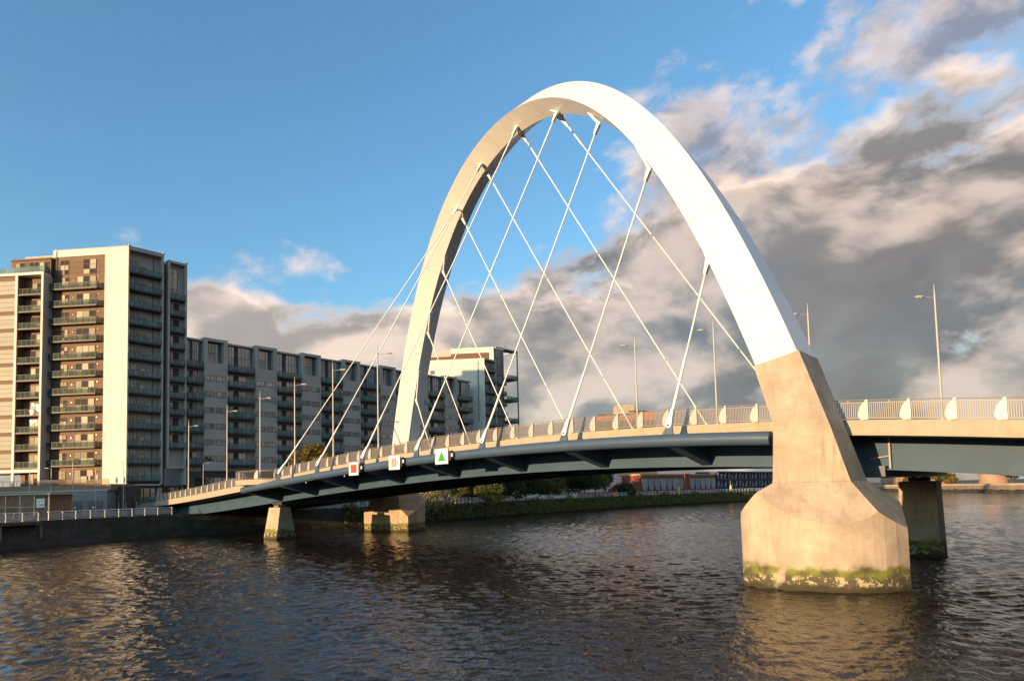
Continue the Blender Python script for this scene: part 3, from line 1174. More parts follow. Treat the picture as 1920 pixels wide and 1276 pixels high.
def fbox(name, F, material, parent, d0, d1, o0, o1, z0, z1):
    me = local_box(name + '_' + material, d1 - d0, o1 - o0, z1 - z0)
    o = link(name, me, material, parent, (parent.matrix_world.inverted() if False else Matrix.Identity(4)) @ F.M @ T(d0, o0, z0))
    return o


def window(F, parent, d0, d1, o, z0, z1, nx=2, nz=1, pane='pane_dark', split=None, frame='window_frame'):
    """frame as part, panes as its sub-parts"""
    w, h, fr = d1 - d0, z1 - z0, 0.07
    key = ('wf', round(w, 2), round(h, 2), nx, nz, frame, split)
    if key not in MESHC:
        mb = MB()
        mb.box(0, w, 0, 0.10, 0, fr)
        mb.box(0, w, 0, 0.10, h - fr, h)
        mb.box(0, fr, 0.0, 0.10, fr, h - fr)
        mb.box(w - fr, w, 0.0, 0.10, fr, h - fr)
        xs = [split] if split else [w * i / nx for i in range(1, nx)]
        for x in xs:
            mb.box(x - fr / 2, x + fr / 2, 0.0, 0.095, fr, h - fr)
        for j in range(1, nz):
            z = h * j / nz
            mb.box(fr, w - fr, 0.0, 0.09, z - fr / 2, z + fr / 2)
        MESHC[key] = mb.mesh('window')
    wo = link('window', MESHC[key], frame, parent, F.M @ T(d0, o, z0))
    xs = [0] + ([split] if split else [w * i / nx for i in range(1, nx)]) + [w]
    for i in range(len(xs) - 1):
        for j in range(nz):
            pw, ph = xs[i + 1] - xs[i] - 0.04, h / nz - 0.04
            pm = local_box('pane_' + pane, pw, 0.03, ph)
            link('pane', pm, pane, wo, T(xs[i] + 0.02, 0.02, h * j / nz + 0.02))
    return wo


def balcony(F, parent, d0, d1, o0, o1, ztop, slab='balcony_steel', glass='glass_teal', n=None, ends=(True, True), h=1.12, sl=0.34):
    """slab as part; glass panels and rail are sub-parts. ztop = top of the balustrade"""
    w, dep = d1 - d0, o1 - o0
    zs = ztop - h - sl
    key = ('bal', round(w, 2), round(dep, 2), slab, ends)
    if key not in MESHC:
        mb = MB().box(0, w, 0, dep, 0, sl)
        MESHC[key] = mb.mesh('balcony')
        rb = MB()
        rb.box(0, w, dep - 0.06, dep, h + sl - 0.05, h + sl)
        nn = n or max(2, int(round(w / 0.95)))
        for i in range(nn + 1):
            x = min(w - 0.05, w * i / nn)
            rb.box(x, x + 0.05, dep - 0.06, dep, sl, h + sl - 0.05)
        if ends[0]:
            rb.box(0, 0.05, 0.1, dep - 0.07, h + sl - 0.05, h + sl)
            rb.box(0, 0.05, 0.5 * dep, 0.5 * dep + .05, sl, h + sl - .05)
        if ends[1]:
            rb.box(w - 0.05, w, 0.1, dep - 0.07, h + sl - 0.05, h + sl)
            rb.box(w - .05, w, 0.5 * dep, 0.5 * dep + .05, sl, h + sl - .05)
        MESHC[key + ('r',)] = rb.mesh('handrail')
    b = link('balcony', MESHC[key], slab, parent, F.M @ T(d0, o0, zs))
    link('handrail', MESHC[key + ('r',)], 'balcony_steel', b)
    nn = n or max(2, int(round(w / 0.95)))
    pm = local_box('glass_' + glass, w / nn - 0.08, 0.02, h - 0.10)
    for i in range(nn):
        link('glass_panel', pm, glass, b, T(w * i / nn + 0.06, dep - 0.04, sl + 0.03))
    pe = local_box('glass_e' + glass, 0.02, dep - 0.15, h - 0.10)
    if ends[0]:
        link('glass_panel', pe, glass, b, T(0.015, 0.08, sl + 0.03))
    if ends[1]:
        link('glass_panel', pe, glass, b, T(w - 0.035, 0.08, sl + 0.03))
    return b


# ---------------- tall tower at the left
tower = thing('apartment_tower', 'tall cream and brown apartment tower with stacked glass balconies at the left', 'building')


def tower_build():
    t = tower
    ZB = 9.5
    # core volumes (behind the facades)
    core = MB()
    q = lambda d, l: PC + DR * d + DL * l
    def vol(mb, pts, z0, z1):
        mb.prism([Vector((p.x, p.y, z0)) for p in pts], (0, 0, z1 - z0))
    inn = 1.75
    # main slab, set back on the river side for the recessed balconies
    a = FR.pt(0.45, -inn, 0) ; b = FR.pt(7.0, -inn, 0)
    vol(core, [a, b, b + DL * 24, a + DL * 24], ZB, 60.0)
    core.build('core_wall', 'render_grey', t)
    fbox('side_wall', FL, 'render_white', t, -0.02, 5.35, -0.45, 0.0, ZB, 60.45)          # bright blank gable strip
    fbox('parapet', FL, 'render_white', t, 5.352, 17.35, -0.45, 0.0, 58.95, 60.45)
    fbox('frame_top', FR, 'render_grey', t, 0.0, 7.3, -2.2, 0.0, 59.75, 60.44)
    fbox('frame_side', FR, 'render_grey', t, 6.9, 7.3, -2.2, 0.0, 9.8, 59.747)
    fbox('frame_base', FR, 'render_grey', t, 0.0, 7.0, -2.2, -0.01, 9.45, 9.79)
    # coping stones
    fbox('coping', FL, 'render_grey', t, -0.1, 17.4, -0.6, 0.06, 60.452, 60.55)
    fbox('coping', FR, 'render_grey', t, 0.12, 7.36, -2.2, 0.06, 60.442, 60.54)
    # recessed flat below the top floor
    lev = [56.18 - 3.71 * i for i in range(13)]
    for i, z in enumerate(lev):
        if z < 11:
            continue
        balcony(FR, t, 0.3, 6.86, -1.7, 0.12, z, ends=(False, False))
        fl = z - 1.12
        window(FR, t, 0.55, 2.6, -inn + 0.01, fl + 0.02, fl + 2.9, 3, 2, 'pane_dark')
        window(FR, t, 2.95, 4.3, -inn + 0.01, fl + 0.9, fl + 2.0, 1, 1, 'pane_dark')
    MB().tube([FR.pt(5.7, -inn + 0.1, 10), FR.pt(5.7, -inn + 0.1, 59.6)], 0.07, 6).build('downpipe', 'window_frame', t)
    # gap, then second narrower block
    fbox('gap_wall', FR, 'cladding_dark', t, 7.3, 8.25, -4.0, -1.6, ZB, 58.8)
    b2 = MB()
    a = FR.pt(8.65, -1.5, 0); b = FR.pt(12.0, -1.5, 0)
    vol(b2, [a, b, b + DL * 14, a + DL * 14], 13.4, 59.3)
    b2.build('core_wall', 'render_grey', t)
    fbox('frame_side', FR, 'render_grey', t, 8.25, 8.64, -2.6, 0.0, 13.6, 59.0)
    fbox('frame_side', FR, 'render_grey', t, 12.0, 12.36, -2.6, 0.0, 9.6, 59.0)
    fbox('frame_top', FR, 'render_grey', t, 8.25, 12.36, -2.6, 0.0, 59.003, 59.52)
    fbox('frame_base', FR, 'render_grey', t, 8.25, 11.998, -2.6, 0.0, 13.2, 13.597)
    window(FR, t, 8.75, 10.8, -1.49, 51.2, 58.2, 2, 3, 'pane_dark')
    for i in range(10):
        z = 52.15 - 3.69 * i
        balcony(FR, t, 8.68, 11.97, -1.45, 0.1, z, ends=(False, False))
        fl = z - 1.12
        if i:
            window(FR, t, 8.8, 10.0, -1.49, fl + 0.02, fl + 2.8, 2, 2, 'pane_dark')
            fbox('brown_infill', FR, 'cladding_dark', t, 10.05, 11.2, -1.49, -1.40, fl, fl + 3.0)
    # left facade: brown boarded wall, set slightly behind the white gable
    row = 3.77 / 3
    z = 10.0
    k = 0
    while z < 58.9:
        z1 = min(z + row - 0.035, 58.94)
        fbox('cladding_board', FL, 'cladding_brown', t, 5.37, 17.44, -0.45, -0.14, z, z1)
        z += row
        k += 1
    fbox('wall_backing', FL, 'cladding_dark', t, 5.36, 17.44, -0.9, -0.452, 9.9, 58.94)
    window(FL, t, 13.75, 15.65, -0.14, 55.0, 58.2, 2, 3, 'pane_lit_side', frame='balcony_edge_warm')
    window(FL, t, 7.4, 10.4, -0.14, 54.95, 58.2, 2, 3, 'pane_lit_side', frame='balcony_edge_warm')
    for i in range(12):
        zt = 52.9 - 3.77 * i
        fl = zt - 1.12
        if zt > 12:
            balcony(FL, t, 6.45, 17.2, -0.12, 1.0, zt, slab='balcony_edge_warm', glass='glass_pale', n=9, ends=(True, True))
        window(FL, t, 13.7, 15.3, -0.14, fl + 0.02, fl + 2.65, 2, 3, 'pane_lit_side', frame='balcony_edge_warm')
        window(FL, t, 7.4, 11.8, -0.14, fl + 0.02, fl + 2.75, 3, 2, 'pane_lit_side', frame='balcony_edge_warm')
        lm = local_box('wall_lamp', 0.16, 0.12, 0.2)
        link('wall_lamp', lm, 'lens', t, FL.M @ T(12.5, -0.138, fl + 1.9))
        link('wall_lamp', lm, 'lens', t, FL.M @ T(6.7, -0.138, fl + 2.35))
    MB().tube([FL.pt(16.5, 0.05, 52), FL.pt(16.5, 0.05, 60.3)], 0.08, 6).build('downpipe', 'window_frame', t)
    # projecting left block with loggias and cream boards
    P = 2.4
    lb = MB()
    FLx = lambda d, o, z: FL.pt(d, o, z)
    def vol2(mb, d0, d1, o0, o1, z0, z1):
        FL.box(mb, d0, d1, o0, o1, z0, z1)
    m1 = MB(); vol2(m1, 17.45, 17.85, -3, P - 0.26, 9.6, 54.6); m1.build('side_wall', 'render_grey', t)
    m1 = MB(); vol2(m1, 17.85, 23.4, -3, P - 1.9, 9.6, 54.5); m1.build('core_wall', 'cladding_brown', t)
    m1 = MB(); vol2(m1, 23.42, 33.0, -3, P - 0.25, 12.5, 54.5); m1.build('core_wall', 'cladding_brown', t)
    fbox('frame_side', FL, 'render_white', t, 17.44, 17.9, P - 0.25, P + 0.02, 9.6, 54.6)
    fbox('frame_side', FL, 'render_white', t, 23.35, 23.9, P - 0.25, P + 0.02, 9.6, 54.6)
    fbox('frame_top', FL, 'render_white', t, 17.44, 33.0, P - 2.2, P + 0.02, 54.602, 55.15)
    fbox('frame_base', FL, 'render_white', t, 17.91, 33.0, P - 0.3, P + 0.01, 12.7, 13.35)
    for i in range(12):
        zt = 51.7 - 3.68 * i
        fl = zt - 1.12
        if i < 11:
            balcony(FL, t, 17.92, 23.33, P - 1.85, P - 0.1, zt, slab='balcony_edge_warm', glass='glass_pale', n=5, ends=(False, False))
        window(FL, t, 18.1, 21.6, P - 1.89, fl + 0.03, fl + 2.75, 3, 2, 'pane_lit_side', frame='balcony_edge_warm')
        # three cream boards per storey
        for j in range(3):
            z0 = fl + 0.05 + j * 0.97
            if z0 > 13.4 and z0 + 0.95 < 54.6:
                fbox('cladding_board', FL, 'cladding_cream', t, 23.92, 32.95, P - 0.248, P - 0.10, z0, z0 + 0.92)
    # penthouse on the left block
    fbox('penthouse_wall', FL, 'cladding_brown', t, 17.3, 26.5, -4, 0.6, 55.16, 58.4)
    window(FL, t, 17.7, 25.6, 0.6, 55.4, 57.9, 7, 1, 'pane_lit_side', frame='balcony_edge_warm')
    balcony(FL, t, 17.3, 28.6, 0.7, P - 0.1, 56.42, n=10, sl=0.1)
    fbox('roof_slab', FL, 'cladding_brown', t, 17.25, 26.6, -4, 0.8, 58.402, 58.75)
    # roof details
    for d, z in ((1.0, 60.55), (16.9, 60.55)):
        MB().tube([FL.pt(d, -0.2, z), FL.pt(d, -0.2, z + 0.5)], 0.06, 6).build('roof_vent', 'lamp_pole', t)
    for d in (0.15, 7.2, 12.2):
        MB().box(-0.15, 0.15, -0.15, 0.15, 0, 0.25).build('security_light', 'lens', t).matrix_local = FR.M @ T(d, 0.1, 60.55 if d < 10 else 59.55)
    # ground floor shop behind glass
    fbox('shop_back', FR, 'shop_interior', t, -0.5, 12.2, -5.5, -5.2, GZ, 9.4)
    fbox('shop_soffit', FR, 'cladding_dark', t, -0.3, 12.2, -5.2, -0.5, 9.1, 9.43)
    for i in range(9):
        window(FR, t, 0.1 + i * 1.33, 0.1 + i * 1.33 + 1.28, -1.6, GZ + 0.1, 9.05, 1, 2, 'pane_dark')
    for d in (0.2, 6.6, 11.7):
        fbox('column', FR, 'render_grey', t, d, d + 0.45, -1.4, -0.9, GZ, 9.45)


tower_build()

# ---------------- long terrace with repeating bays
terrace = thing('apartment_terrace', 'long grey apartment terrace with repeating balcony bays behind the bridge', 'building')


def terrace_build():
    t = terrace
    DE = 105.8
    core = MB()
    FR.box(core, 12.4, DE, -14, -1.6, GZ, 42.0)
    core.build('core_wall', 'render_grey', t)
    fbox('ground_plinth', FR, 'cladding_dark', t, 12.4, DE, -1.598, -0.6, GZ, 12.6)
    lev = [37.66 - 3.70 * i for i in range(7)]
    d = 12.40
    bays = [('bal', 12.40, 16.3)]
    bays.append(('solid', 16.3, 21.9))
    x = 21.93
    while x < 98:
        bays.append(('bal', x, x + 6.9))
        bays.append(('solid', x + 6.9, x + 12.74))
        x += 12.74
    bays.append(('bal', x, DE - 0.4))
    ri = random.Random(11)
    for kind, a, b in bays:
        if kind == 'solid':
            b2 = min(b, DE)
            fbox('wall_panel', FR, 'render_grey', t, a, b2 - 0.02, -1.59, 0.0, 12.7, 37.5)
            # roof frame: two posts and a beam above the terrace
            fbox('roof_frame_post', FR, 'render_grey', t, a, a + 0.85, -1.55, 0.0, 37.503, 43.4)
            fbox('roof_frame_post', FR, 'render_grey', t, b2 - 0.95, b2 - 0.02, -1.55, 0.0, 37.503, 43.4)
            fbox('roof_frame_beam', FR, 'render_grey', t, a + 0.853, b2 - 0.953, -1.55, -0.002, 42.75, 43.39)
            fbox('roof_soffit', FR, 'cladding_dark', t, a, b2 - 0.02, -5, -1.56, 42.6, 43.3)
            fbox('parapet', FR, 'render_grey', t, a + 0.86, b2 - 0.96, -0.3, -0.003, 37.503, 37.7)
            window(FR, t, a + 0.9, b2 - 2.4, -1.595, 40.2, 42.7, 3, 1, 'pane_teal')
            window(FR, t, b2 - 2.4, b2 - 1.0, -1.595, 37.9, 42.7, 2, 2, 'pane_teal')
            w = (b2 - a)
            for i in range(6):
                z1 = 34.71 - 3.71 * i
                for (p, q_) in ((0.02 * w, 0.415 * w), (0.50 * w, 0.91 * w)):
                    window(FR, t, a + p, a + q_, -0.015, z1 - 1.25, z1, 2, 1, 'pane_dark' if i < 5 else 'pane_dark', split=(q_ - p) * 0.63)
        else:
            fbox('bay_wall', FR, 'render_grey', t, a, b, -1.598, -1.45, GZ, 37.3)
            fbox('roof_slab', FR, 'render_grey', t, a - 0.0, b - 0.02, -5, -0.6, 42.55, 42.95)
            wide = b - a
            # penthouse glass
            window(FR, t, a + 0.1, a + 0.32 * wide, -1.45, 37.2, 42.5, 3, 2, 'pane_teal')
            fbox('brown_infill', FR, 'cladding_dark', t, a + 0.33 * wide, a + 0.44 * wide, -1.45, -1.3, 36.5, 42.5)
            window(FR, t, a + 0.45 * wide, b - 0.25, -1.45, 37.2, 42.5, 4, 2, 'pane_teal')
            for i, z in enumerate(lev):
                if z < 14:
                    break
                balcony(FR, t, a + 0.03, b - 0.45, -1.44, 0.55, z, n=max(4, int(wide)), ends=(True, True), h=1.25, sl=0.45)
                fl = z - 1.25
                if i:
                    window(FR, t, a + 0.2, a + 0.30 * wide, -1.45, fl + 0.03, fl + 2.75, 2, 2, 'pane_dark')
                    fbox('brown_infill', FR, 'cladding_dark', t, a + 0.32 * wide, a + 0.46 * wide, -1.45, -1.38, fl, fl + 2.9)
                    window(FR, t, a + 0.48 * wide, a + 0.75 * wide, -1.45, fl + 0.03, fl + 2.75, 2, 2, 'pane_dark')
    # shopfront glazing at street level
    for i in range(45):
        a = 12.6 + i * 2.07
        window(FR, t, a, a + 1.95, -0.6, GZ + 0.2, 11.2, 2, 3, 'pane_dark')


terrace_build()

# ---------------- tower at the far end of the terrace
endt = thing('apartment_tower', 'cream end tower with open steel balcony frame at the far end of the terrace', 'building')


def end_tower():
    t = endt
    E0 = FR.pt(111.5, 0, 0)
    FE = Face(E0, DL, LO)
    FG = Face(E0, DR, RO)
    core = MB()
    q0, q1 = FG.pt(0.5, -1.6, 0), FG.pt(6.0, -1.6, 0)
    core.prism([Vector((p.x, p.y, GZ)) for p in (q0, q1, q1 + DL * 22, q0 + DL * 22)], (0, 0, 51.0 - GZ))
    core.build('core_wall', 'render_grey', t)
    fbox('side_wall', FE, 'render_white', t, 0.0, 21.0, -0.5, 0.0, GZ, 51.45)
    window(FE, t, 17.2, 18.6, 0.0, 46.6, 47.9, 1, 1, 'pane_dark')
    MB().tube([FE.pt(2.2, 0.1, 30), FE.pt(2.2, 0.1, 50.5)], 0.1, 6).build('downpipe', 'window_frame', t)
    fbox('frame_top', FG, 'render_grey', t, 0.0, 6.0, -2, 0.0, 50.9, 51.44)
    fbox('frame_side', FG, 'render_grey', t, 5.6, 6.0, -2, 0, GZ, 50.898)
    for i in range(9):
        z = 48.4 - 3.7 * i
        balcony(FG, t, 0.3, 5.58, -1.5, 0.1, z, ends=(False, False))
        window(FG, t, 0.6, 4.8, -1.595, z - 1.1, z + 1.6, 3, 2, 'pane_dark')
    # upper set-back block with glazed corner
    up_ = MB()
    q0, q1 = FG.pt(6.05, -1.0, 0), FG.pt(11.2, -1.0, 0)
    up_.prism([Vector((p.x, p.y, GZ)) for p in (q0, q1, q1 + DL * 24, q0 + DL * 24)], (0, 0, 55.9 - GZ))
    up_.build('core_wall', 'render_grey', t)
    F2 = Face(FG.pt(6.0, -1.0, 0), DL, LO)
    fbox('side_wall', F2, 'render_white', t, 0.0, 15.0, -0.3, 0.3, 51.5, 56.3)
    fbox('brown_infill', F2, 'cladding_brown', t, 1.6, 15.0, 0.302, 0.42, 51.6, 54.4)
    fbox('brown_infill', F2, 'cladding_brown', t, 15.05, 23.0, -0.2, 0.42, 51.5, 53.5)
    fbox('side_wall', F2, 'render_white', t, 23.05, 28.0, -0.2, 0.5, 46.0, 53.6)
    window(FG, t, 6.2, 10.8, -0.99, 46.5, 55.6, 5, 3, 'pane_dark')
    for i in range(1, 9):
        z = 48.4 - 3.7 * i
        window(FG, t, 6.3, 10.9, -0.99, z - 1.0, z + 1.7, 4, 2, 'pane_dark')
        balcony(FG, t, 6.1, 11.2, -0.9, 0.2, z, ends=(False, True))
    # open steel frame with cantilevered terraces
    fr = MB()
    for d in (17.6,):
        FG.box(fr, d - 0.16, d + 0.16, -0.3, 0.02, GZ, 56.1)
    fr.build('frame_column', 'balcony_steel', t)
    fb = MB()
    FG.box(fb, 6.0, 17.8, -0.3, 0.0, 55.85, 56.3)
    FG.box(fb, 17.44, 17.76, -9, -0.31, 55.85, 56.3)
    fb.build('frame_beam', 'render_grey', t)
    fbox('roof_canopy', FG, 'cladding_dark', t, 11.3, 17.4, -3.2, -0.32, 55.9, 56.2)
    for i in range(4):
        z = 47.2 - 7.6 * i
        balcony(FG, t, 11.25, 17.4, -5.0, -0.1, z, ends=(False, True), n=6, sl=0.6)


end_tower()

# ---------------- low podium with garage doors
podium = thing('podium_building', 'low grey podium with dark garage doors below the tall tower', 'building')


def podium_build():
    t = podium
    P = 7.5
    m = MB(); FL.box(m, -1.5, 34, 0.05, P, GZ, 8.55); m.build('wall', 'podium_wall', t)
    m = MB(); FL.box(m, -2.0, 34, 0.06, P - 0.3, 8.553, 9.75); m.build('brick_parapet', 'podium_brick', t)
    m = MB(); FL.box(m, -1.6, 34, 0.06, P + 0.1, 8.45, 8.70); m.build('coping', 'render_grey', t)
    for a, b in ((-0.6, 2.6), (3.8, 5.9), (7.0, 8.7)):
        fbox('garage_door', FL, 'shutter', t, a, b, P + 0.0, P + 0.06, GZ, 6.55)
        fbox('door_number', FL, 'sign_white', t, (a + b) / 2 + 0.2, (a + b) / 2 + 0.6, P + 0.062, P + 0.07, 5.1, 5.35)
    for d in (3.2, 6.4):
        fbox('wall_lamp', FL, 'lamp_head', t, d, d + 0.3, P, P + 0.2, 7.3, 7.55)
    # terrace balustrade
    hr = MB()
    FL.box(hr, -1.5, 34, P - 0.45, P - 0.40, 10.75, 10.82)
    for i in range(24):
        d = -1.5 + i * 1.52
        FL.box(hr, d, d + 0.06, P - 0.45, P - 0.40, 9.753, 10.75)
    hr.build('balustrade', 'balcony_edge_warm', t)
    for i in range(10):
        fbox('glass_panel', FL, 'glass_clear', t, -1.4 + i * 1.52, -1.4 + i * 1.52 + 1.4, P - 0.43, P - 0.41, 9.8, 10.7)
    # recessed dark passage wall between podium and shop
    fbox('passage_wall', FL, 'cladding_dark', t, -3.6, -1.55, 0.3, 5.0, GZ, 9.2)


podium_build()

# terrace furniture on the podium: clipped white parasols and pots
for i, (d, lab) in enumerate(((3.6, 'closed cream parasol on the podium terrace, the one nearer the white gable'), (5.3, 'closed cream parasol on the podium terrace, the one further left'))):
    p = FL.pt(d, 3.6, 9.75)
    o = thing('parasol', lab, 'parasol', p)
    MB().tube([(0, 0, 0), (0, 0, 2.1)], 0.03, 6).build('pole', 'lamp_pole', o)
    MB().tube([(0, 0, 0.8), (0, 0, 1.2), (0, 0, 2.0), (0, 0, 2.15)], [0.10, 0.22, 0.14, 0.03], 8).build('canopy', 'render_white', o)

# ---------------- glass cafe pavilion on the quay
cafe = thing('cafe_pavilion', 'glass-fronted cafe pavilion with an orange reflected glow coloured into its interior on the quay at far left', 'building')


def cafe_build():
    t = cafe
    A = Vector((-78.0, -30.3, 0))
    d = Vector((-0.74, -0.67, 0)).normalized()
    o = Vector((0.67, -0.74, 0)).normalized()
    F = Face(A, d, o)
    m = MB(); F.box(m, 0, 22, -6, -5.7, GZ, 7.7); m.build('back_wall', 'wood_sky_glow', t)
    m = MB(); F.box(m, -0.6, 22, -6.3, 0.5, 7.75, 7.95); m.build('roof', 'render_grey', t)
    m = MB(); F.box(m, 0, 22, -5.7, -0.1, GZ + 0.0, GZ + 0.12); m.build('floor', 'timber_dark', t)
    for i in range(5):
        m = MB(); F.box(m, 2 + i * 4, 3.2 + i * 4, -3.2, -2.4, GZ + 0.12, 5.0 + (i % 2) * 1.2); m.build('counter', 'wood_sky_glow', t)
    for i in range(9):
        a = i * 2.45
        w = window(F, t, a, a + 2.43, -0.12, GZ + 0.1, 7.74, 1, 2, 'glass_clear', frame='lamp_pole')
    fbox('end_glass', F, 'glass_clear', t, 0.01, 0.05, -5.7, -0.13, GZ + .12, 7.74)
    fbox('corner_post', F, 'lamp_pole', t, -0.12, 0.0, -0.14, 0.0, GZ, 7.74)
    # name board
    b = fbox('name_board', F, 'sign_white', t, 0.65, 2.05, 0.0, 0.04, 5.6, 7.05)
    for txt, z in (('CITY', 6.42), ('CAFE', 5.80)):
        cu = bpy.data.curves.new('lettering', 'FONT')
        cu.body = txt
        cu.size = 0.55
        cu.extrude = 0.004
        cu.align_x = 'CENTER'
        to = bpy.data.objects.new('lettering', cu)
        COL.objects.link(to)
        dg = bpy.context.evaluated_depsgraph_get()
        me = bpy.data.meshes.new_from_object(to.evaluated_get(dg))
        bpy.data.objects.remove(to)
        me.materials.clear()
        # letters stand up, reading left to right as seen from the river (right = -d)
        mw = Matrix(((-d.x, 0, o.x, 0), (-d.y, 0, o.y, 0), (0, 1, 0, 0), (0, 0, 0, 1)))
        pos = F.pt(1.35, 0.047, z)
        mw.translation = pos
        lo = link('lettering', me, 'black', t)
        lo.matrix_local = mw


cafe_build()

# ------------------------------------------------------------------ vegetation
def leaf_cloud(name, blobs, n, size, material, parent, seed, flat=0.0):
    """crown of many small leaf faces scattered in the shells of overlapping blobs"""
    rg = np.random.default_rng(seed)
    V, F = [], []
    wts = np.array([b[3] ** 2 for b in blobs], float)
    idx = rg.choice(len(blobs), n, p=wts / wts.sum())
    for i in idx:
        bx, by, bz, br, sq = blobs[i]
        d = rg.normal(size=3)
        d /= np.linalg.norm(d)
        rad = br * (0.55 + 0.5 * rg.random() ** 0.6)
        c = np.array([bx, by, bz]) + d * np.array([rad, rad, rad * sq])
        u = rg.normal(size=3)
        u /= np.linalg.norm(u)
        w = np.cross(u, d + 0.6 * rg.normal(size=3))
        w /= (np.linalg.norm(w) + 1e-6)
        s_ = size * (0.6 + 0.8 * rg.random())
        a, b = u * s_, w * s_ * 0.55
        k = len(V)
        V += [tuple(c - a), tuple(c + b * 0.9), tuple(c + a), tuple(c - b * 0.9)]
        F.append((k, k + 1, k + 2, k + 3))
    me = bpy.data.meshes.new(name)
    me.from_pydata(V, [], F)
    return link(name, me, material, parent)


def tree(name, label, cat, base, h, r, material, seed, n=1500, leaf=0.28, trunk=True, group=None, blobs_n=9, squash=0.85):
    rr = random.Random(seed)
    t = thing(name, label, cat, base, group)
    th = h * (0.35 if trunk else 0.12)
    bl = []
    for i in range(blobs_n):
        q = rr.uniform(0, 6.283)
        k = rr.uniform(0.1, 0.75) * r
        zz = th + (h - th) * rr.uniform(0.18, 0.85)
        f = 1 - abs((zz - th) / (h - th) - 0.45) * 0.7
        bl.append((math.cos(q) * k * f, math.sin(q) * k * f, zz, r * rr.uniform(0.28, 0.5), squash))
    mb = MB()
    mb.tube([(0, 0, -0.6), (0.02, 0.03, th * 0.5), (0.1, -0.05, th * 1.2), (0.05, 0.1, h * 0.75)], [0.05 * h * 0.35 + 0.04, 0.045 * h * 0.35 + 0.03, 0.09, 0.03], 7)
    for b in bl[:6]:
        mb.tube([(0.02, 0.0, th * 0.7), (b[0] * 0.5, b[1] * 0.5, (th + b[2]) / 2), (b[0], b[1], b[2])], [0.08, 0.05, 0.02], 5)
    mb.build('trunk', 'bark', t)
    leaf_cloud('crown', bl, n, leaf, material, t, seed)
    return t


tree('silver_shrub', 'pale silvery shrub in sunlight beside the far bridge pier', 'shrub', (-60.5, 38.0, 1.0), 7.2, 4.2, 'leaf_silver', 5, 3200, 0.24, False, blobs_n=14)
tree('riverside_bush', 'yellow-green bush overhanging the bank right of the silvery shrub', 'bush', (-60.5, 55.5, 2.0), 6.6, 4.2, 'leaf_olive', 6, 2400, 0.26, False, blobs_n=11)
tree('riverside_bush', 'small sunlit bush between the far pier and the silvery shrub', 'bush', (-60.3, 31.5, 1.6), 3.6, 2.0, 'leaf_silver', 8, 900, 0.22, False)
tree('riverside_bush', 'loose leafy bush behind the railing between silvery shrub and yellow bush', 'bush', (-65.5, 51.0, GZ), 6.4, 3.2, 'leaf_olive', 9, 1500, 0.26, False)
tree('reddish_bush', 'low reddish brown bush behind the bank railing by the silvery shrub', 'bush', (-64.5, 45.0, GZ), 3.4, 2.2, 'leaf_fall_brown', 10, 800, 0.2, False)
tree('quay_tree', 'round golden-topped tree rising behind the parapet left of the far arch leg', 'tree', (-74.0, 16.5, GZ), 14.6, 6.2, 'leaf_autumn', 12, 4200, 0.34, True, blobs_n=16)
tree('quay_tree', 'golden treetop just clearing the parapet right of the far arch leg', 'tree', (-72.0, 38.5, GZ), 14.0, 4.2, 'leaf_autumn', 13, 2200, 0.32, True)
tree('street_sapling', 'thin rusty brown sapling before the terrace, above the left part of the deck', 'tree', (-88.0, 2.2, GZ), 6.5, 1.7, 'leaf_fall_brown', 14, 260, 0.26, True)
hz = [(-67, 62, 8.2, 5.4, 'leaf_dark', 'dark bushy tree behind the bank railing, first right of the yellow bush'),
      (-69, 70, 9.8, 6.0, 'leaf_dark', 'dark bushy tree behind the bank railing, second right of the yellow bush'),
      (-71, 80, 10.2, 6.2, 'leaf_dark', 'dark bushy tree behind the bank railing, third right of the yellow bush'),
      (-72, 91, 9.6, 6.2, 'leaf_olive', 'olive green bushy tree in the middle of the dark bank trees'),
      (-73, 101, 10.2, 6.6, 'leaf_dark', 'dark bushy tree behind the bank railing, third left of the lone tree'),
      (-73, 109, 9.6, 6.0, 'leaf_dark', 'dark bush behind the bank railing, second left of the lone tree'),
      (-74.5, 117, 9.2, 5.4, 'leaf_olive', 'olive bush beside the railing just left of the lone tree'),
      (-75.5, 123.5, 10.6, 4.6, 'leaf_dark', 'lone dark tree in front of the white dome roof under the deck'),
      (-74, 133, 4.6, 4.4, 'leaf_dark', 'low dark hedge bush at the foot of the red brick gable'),
      (-85, 116, 11.5, 6.8, 'leaf_dark', 'dark tree in the second row, just left of the white dome'),
      (-78, 52, 9.0, 5.6, 'leaf_dark', 'dark tree in the second row behind the yellow bush'),
      (-80, 66, 11.0, 6.4, 'leaf_dark', 'dark tree in the second row, left of its middle'),
      (-82, 84, 11.5, 6.6, 'leaf_dark', 'dark tree in the second row, at its middle'),
      (-83, 100, 11.0, 6.4, 'leaf_dark', 'dark tree in the second row, rightmost'),
      (-76, 40, 8.0, 5.2, 'leaf_dark', 'dark bush on the quay directly behind the silvery shrub')]
for i, (x, y, h, r, mt, lab) in enumerate(hz):
    tree('bank_tree', lab, 'tree', (x, y, GZ - 0.2), h, r, mt, 40 + i, 3600, 0.36, 'lone' in lab, group='trees on the north bank', blobs_n=18)


